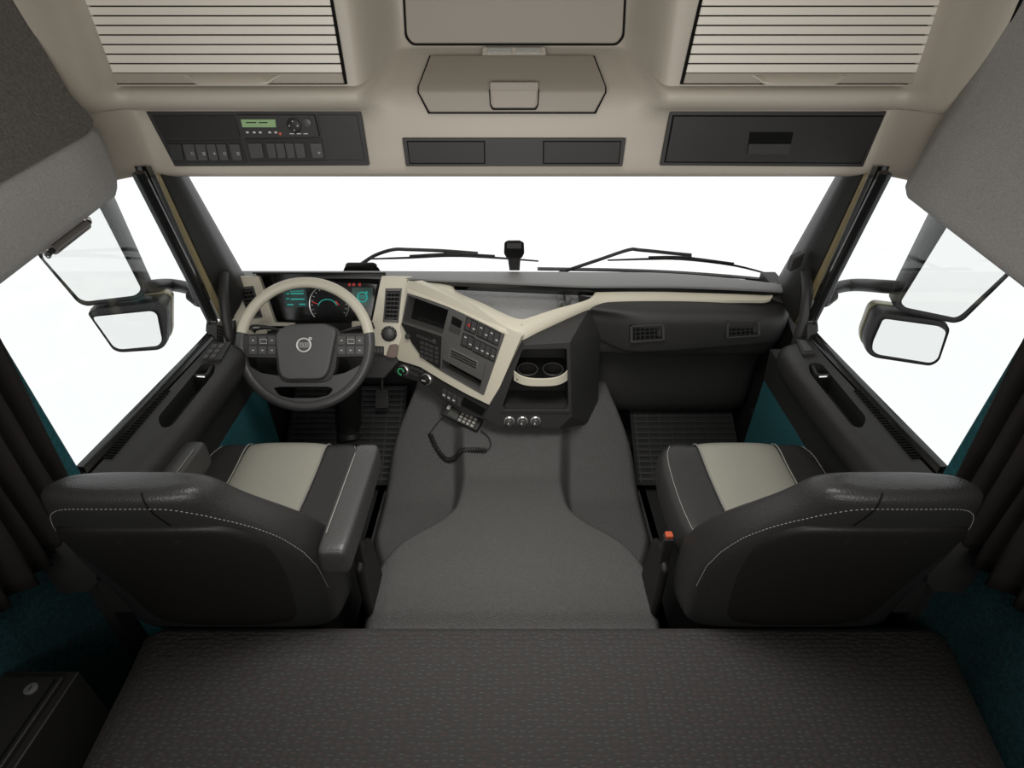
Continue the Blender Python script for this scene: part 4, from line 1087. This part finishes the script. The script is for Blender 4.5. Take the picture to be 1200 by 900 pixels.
# ================================================================== BUNK AND REAR SIDES
secs = []
for Y, l, r, dz in [(-.25, -.86, .97, 0), (.45, -.855, .975, 0), (.72, -.880, 1.035, 0), (.79, -.892, 1.055, -.004), (.81, -.895, 1.058, -.018), (.815, -.893, 1.056, -.06)]:
    ring = []
    for i in range(40):
        t_ = i / 39; x = l + (r - l) * t_
        ring.append(V((x, Y, .58 + dz - .03 * max(0, 1 - min(t_, 1 - t_) * 45) ** 2)))
    ring += [V((r, Y, .46)), V((l, Y, .46))]
    secs.append(ring)
tag(MB().loft(secs, True).build('bunk_mattress', M['bunk'], ang=50), 'dark fleck-patterned bunk mattress across the rear foreground', 'mattress')
struct(MB().box((-.90, -.25, .10), (1.04, .77, .455)).build('trim_%d' % n_tr, M['floor'], bevel=.005))
bx_ = thing('storage_box', 'black lockable storage box beside the bunk, bottom left', 'box', (-.97, .4, .42))
MB().box((-1.058, .10, .10), (-.902, .645, .668)).build('case', M['black'], bx_, bevel=.004)
ld = MB().box((-1.045, .12, .668), (-.918, .628, .680)).build('lid', M['black'], bx_, bevel=.004)
LK = Frame((-.965, .60, .680), (0, 0, 1), U=(1, 0, 0))
lk = MB().lathe(LK, [(.012, -.002), (.012, .003), (.009, .004)], 20).build('lock', M['silver'], ld)
MB().fbox(LK, -.001, .001, -.005, .005, .0035, .0046).build('keyhole', M['gap'], lk)
MB().box((-.932, .13, .680), (-.927, .62, .6815)).build('lid_groove', M['gap'], ld)

# curtains
for s in (-1, 1):
    secs = []
    for j in range(16):
        z = .85 + (1.42 - .85) * j / 15
        row = []
        for i in range(61):
            t_ = i / 60; k = .012 + .010 * (1 - z / 1.5)
            Y = .55 + .362 * t_ + .006 * math.sin(9 * t_ + 3 * z)
            x = .968 + .016 * math.sin(2 * math.pi * 8.0 * t_ + 1.2 * math.sin(3.1 * z)) + .008 * math.sin(19 * t_ + 2 * z) + .02 * (1 - t_)
            zt_ = 1.445 + .15 * (Y - 1.48)
            row.append(V((s * x, Y, .85 + (zt_ - .85) * j / 15)))
        secs.append(row)
    o = MB().loft(secs, False).build('curtain', M['curtain'], solid=.003, ang=80)
    tag(o, 'dark pleated curtain gathered behind the %s door window' % ('left' if s < 0 else 'right'), 'curtain', 'curtains behind the door windows')

# sun blind bar under left roll
sb = thing('sun_blind', 'grey sun blind bar with end hooks at top of the left window', 'blind', onX(80, 280, -1.0))
a, b = onX(101, 263, -.998), onX(62, 293, -.998)
MB().tube([a, b], .011, 12, 1).build('bar', M['rod'], sb)
for p, q in ((a, onX(104, 259, -.998)), (b, onX(56, 298, -.998))):
    MB().tube([p, q], .006, 8, 1).build('hook', M['black'], sb)
    MB().tube([q + V((0, .008 * math.cos(k), .008 * math.sin(k))) for k in [i * .785 for i in range(8)]], .002, 6, 1, True).build('hook_ring', M['chrome'], sb)

# ================================================================== OUTSIDE: mirrors, wipers, sensor
for s in (-1, 1):
    side = 'left' if s < 0 else 'right'
    mr = thing('door_mirror', 'black exterior mirror pair outside the %s door window' % side, 'mirror', PXm(s, 430, 410, 1.25), 'exterior mirrors')
    MFm = Frame((s * 1.30, 1.60, 1.22), (-s * .30, -1, .0))
    def mpoly(mb, pts, n0, n1, r=0):
        uv = [MFm.uv(600 + s * d, y) for d, y in pts]
        if r: uv = round_poly(uv, r)
        return mb.fpoly(MFm, uv, n0, n1)
    if s < 0:
        big = [(558, 295), (480, 225), (427, 342), (436, 350), (498, 358), (508, 354)]
        glass = [(551, 298), (484, 238), (433, 338), (440, 345), (497, 352), (506, 349)]
        sm = [(497, 366), (490, 362), (412, 353), (404, 357), (404, 402), (412, 409), (458, 412), (467, 409)]
        smg = [(491, 370), (421, 363), (415, 367), (409, 398), (414, 404), (458, 408), (466, 405)]
    else:
        big = [(598, 305), (512, 228), (447, 358), (455, 364), (517, 378), (528, 375), (582, 322)]
        glass = [(590, 304), (520, 246), (454, 353), (460, 359), (518, 371), (526, 367), (578, 318)]
        sm = [(425, 371), (432, 366), (505, 376), (513, 384), (500, 422), (490, 428), (424, 418), (415, 412), (414, 400)]
        smg = [(434, 372), (500, 381), (508, 387), (498, 419), (490, 424), (428, 414), (421, 409), (422, 399)]
    def house(outline, depth, shrink, nm, m=M['charcoal']):
        uv = round_poly([MFm.uv(600 + s * d, y) for d, y in outline], .02)
        cu = sum(p[0] for p in uv) / len(uv); cv = sum(p[1] for p in uv) / len(uv)
        secs = []
        for n, k in ((.0, .97), (.006, 1.0), (-.02, 1.02), (-depth * .6, 1.0), (-depth * .9, shrink + .1), (-depth, shrink)):
            secs.append([MFm.pt(cu + (p[0] - cu) * k, cv + (p[1] - cv) * k, n) for p in uv])
        return MB().loft(secs, True).build(nm, m, mr, ang=50)
    hb = house(big, .12, .75, 'main_housing')
    mpoly(MB(), glass, .004, .009, .016).build('mirror_glass', M['mirror'], hb, bevel=.001)
    hs_ = house(sm, .11, .7, 'wide_angle_housing')
    mpoly(MB(), smg, .004, .009, .012).build('mirror_glass', M['mirror'], hs_, bevel=.001)
    # cream cap on the back edge of the small mirror
    uv = round_poly([MFm.uv(600 + s * d, y) for d, y in sm], .02); cu = sum(p[0] for p in uv) / len(uv); cv = sum(p[1] for p in uv) / len(uv)
    MB().loft([[MFm.pt(cu + (p[0] - cu) * k, cv + (p[1] - cv) * k, n) for p in uv] for n, k in ((-.07, 1.03), (-.10, 1.02), (-.135, .85), (-.15, .6))], True).build('body_coloured_cap', mat('cap_cream', (.55, .50, .32), .35), hs_, ang=50)
    # arm
    MB().tube([MFm.px(600 + s * (440 if s < 0 else 462), 338, -.07), MFm.px(600 + s * (425 if s < 0 else 440), 336, -.05), PXm(s, 400, 334, 1.22), PXm(s, 375, 339, 1.12), PXm(s, 362, 348, 1.06)], .022, 12, 5).build('arm', M['charcoal'], mr)
    MB().tube([PXm(s, 374, 341, 1.09), PXm(s, 360, 352, 1.05)], .035, 12, 1).build('arm_foot', M['charcoal'], mr, bevel=.008)
    MB().tube([MFm.px(600 + s * 470, 345, -.03), MFm.px(600 + s * 468, 375, -.03)], .018, 10, 1).build('joint', M['black'], mr)

# wipers outside the windscreen
def yws(px): return 2.24
def wiper(arm, blade, label):
    t = thing('windscreen_wiper', label, 'wiper', onY(*arm[0], 2.20), 'windscreen wipers')
    MB().tube([onY(x, y, 2.215) for x, y in arm], .0075, 8, 5).build('wiper_arm', M['black'], t)
    MB().tube([onY(x, y, 2.205) for x, y in blade], lambda q: .0065 - .003 * abs(2 * q - 1), 8, 4).build('blade', M['gloss'], t)
    k = len(blade) // 2
    mb = MB(); mb.tube([onY(x, y - 2.3, 2.205) for x, y in blade[1:-1]], .004, 6, 4); mb.build('blade_carrier', M['charcoal'], t)
    bx0, by0 = blade[k]
    MB().hull([onY(bx0 + a * 11, by0 - 1 + b * 2.4, 2.20 + c * .008) for a in (-1, 1) for b in (-1, 1) for c in (-1, 1)]).build('hinge', M['black'], t, bevel=.003)
wiper([(424, 309), (440, 299), (461, 292.5), (480, 292.5), (520, 294), (560, 297)], [(432, 303.5), (480, 302), (530, 299.5), (580, 302), (631, 306)], 'black windscreen wiper left of the upright sensor')
wiper([(655, 320), (700, 305), (736, 293), (750, 293), (790, 297), (810, 299)], [(712, 305), (760, 303.5), (800, 303.5), (860, 311), (911, 324)], 'black windscreen wiper right of the upright sensor')
cw = thing('wiper_motor_cap', 'flat black cap at the base of the left wiper', 'cap', onY(424, 315, 2.22))
MB().hull([onY(x, y, Y) for x, y in ((405, 309), (408, 307.5), (438, 307.5), (442, 310), (442, 314), (404, 314)) for Y in (2.20, 2.25)]).build('cap', M['charcoal'], cw, bevel=.006)
MB().hull([onY(x, y, Y) for x, y in ((404, 313), (443, 313), (446, 318), (402, 318)) for Y in (2.20, 2.26)]).build('base', M['black'], cw)
# cowl edge below the glass, outside
secs = []
for i in range(25):
    px = 630 + (912 - 630) * i / 24; y = 315.5 + 1.5 * ((px - 630) / 100) + 10 * (max(0, px - 700) / 212) ** 2
    p = onY(px, y, 2.22); secs.append([p, p + V((0, .02, .002)), p + V((0, .02, -.006)), p + V((0, 0, -.006))])
tag(MB().loft(secs, True).build('windscreen_cowl', M['black']), 'thin black cowl edge outside below the right wiper', 'cowl')
# sensor on stalk
sn = thing('rain_sensor', 'upright black camera-like sensor on the dash centre by the glass', 'sensor', onY(602, 317, 2.06))
MB().hull([onY(x, y, Y) for x, y in ((591, 284), (595, 281.5), (609, 281.5), (614, 284), (614.5, 297), (611, 303), (594, 303), (590.5, 297)) for Y in (2.05, 2.075)]).build('head', M['gloss'], sn, bevel=.005, seg=3)
MB().hull([onY(x, y, Y) for x, y in ((595, 302), (610, 302), (609, 317), (597, 317)) for Y in (2.058, 2.072)]).build('stem', M['black'], sn, bevel=.002)
MB().pxpoly(Frame((0, 2.049, 1.05), (0, -1, 0)), [(594, 285), (611, 285), (611, 291), (594, 291)], 0, .002).build('lens_window', M['btn'], sn)

# ================================================================== LIGHT
w = bpy.data.worlds.new('studio'); bpy.context.scene.world = w; w.use_nodes = True
w.node_tree.nodes['Background'].inputs[0].default_value = (1, 1, 1, 1); w.node_tree.nodes['Background'].inputs[1].default_value = 1.15
def area(name, loc, target, sx, sy, power, c=(1, .98, .95), spread=180):
    l = bpy.data.lights.new(name, 'AREA'); l.shape = 'RECTANGLE'; l.size = sx; l.size_y = sy; l.energy = power; l.color = c; l.spread = rad(spread)
    o = bpy.data.objects.new(name, l); col.objects.link(o); o.location = loc
    o.rotation_euler = (V(target) - V(loc)).to_track_quat('-Z', 'Y').to_euler(); return o
area('top_fill', (0, .95, 2.01), (0, 1.08, 0), .7, .5, 8, spread=105)  # unseen area lamp added for soft light from above, as through a roof hatch
area('rear_fill', (0, -.45, 1.62), (0, 1.5, 1.80), 1.8, .5, 13.5, spread=120)  # unseen fill lamp added behind the camera to brighten shelf and side cloth

sc = bpy.context.scene
sc.view_settings.view_transform = 'Standard'; sc.view_settings.look = 'None'; sc.view_settings.exposure = 0; sc.view_settings.gamma = 1
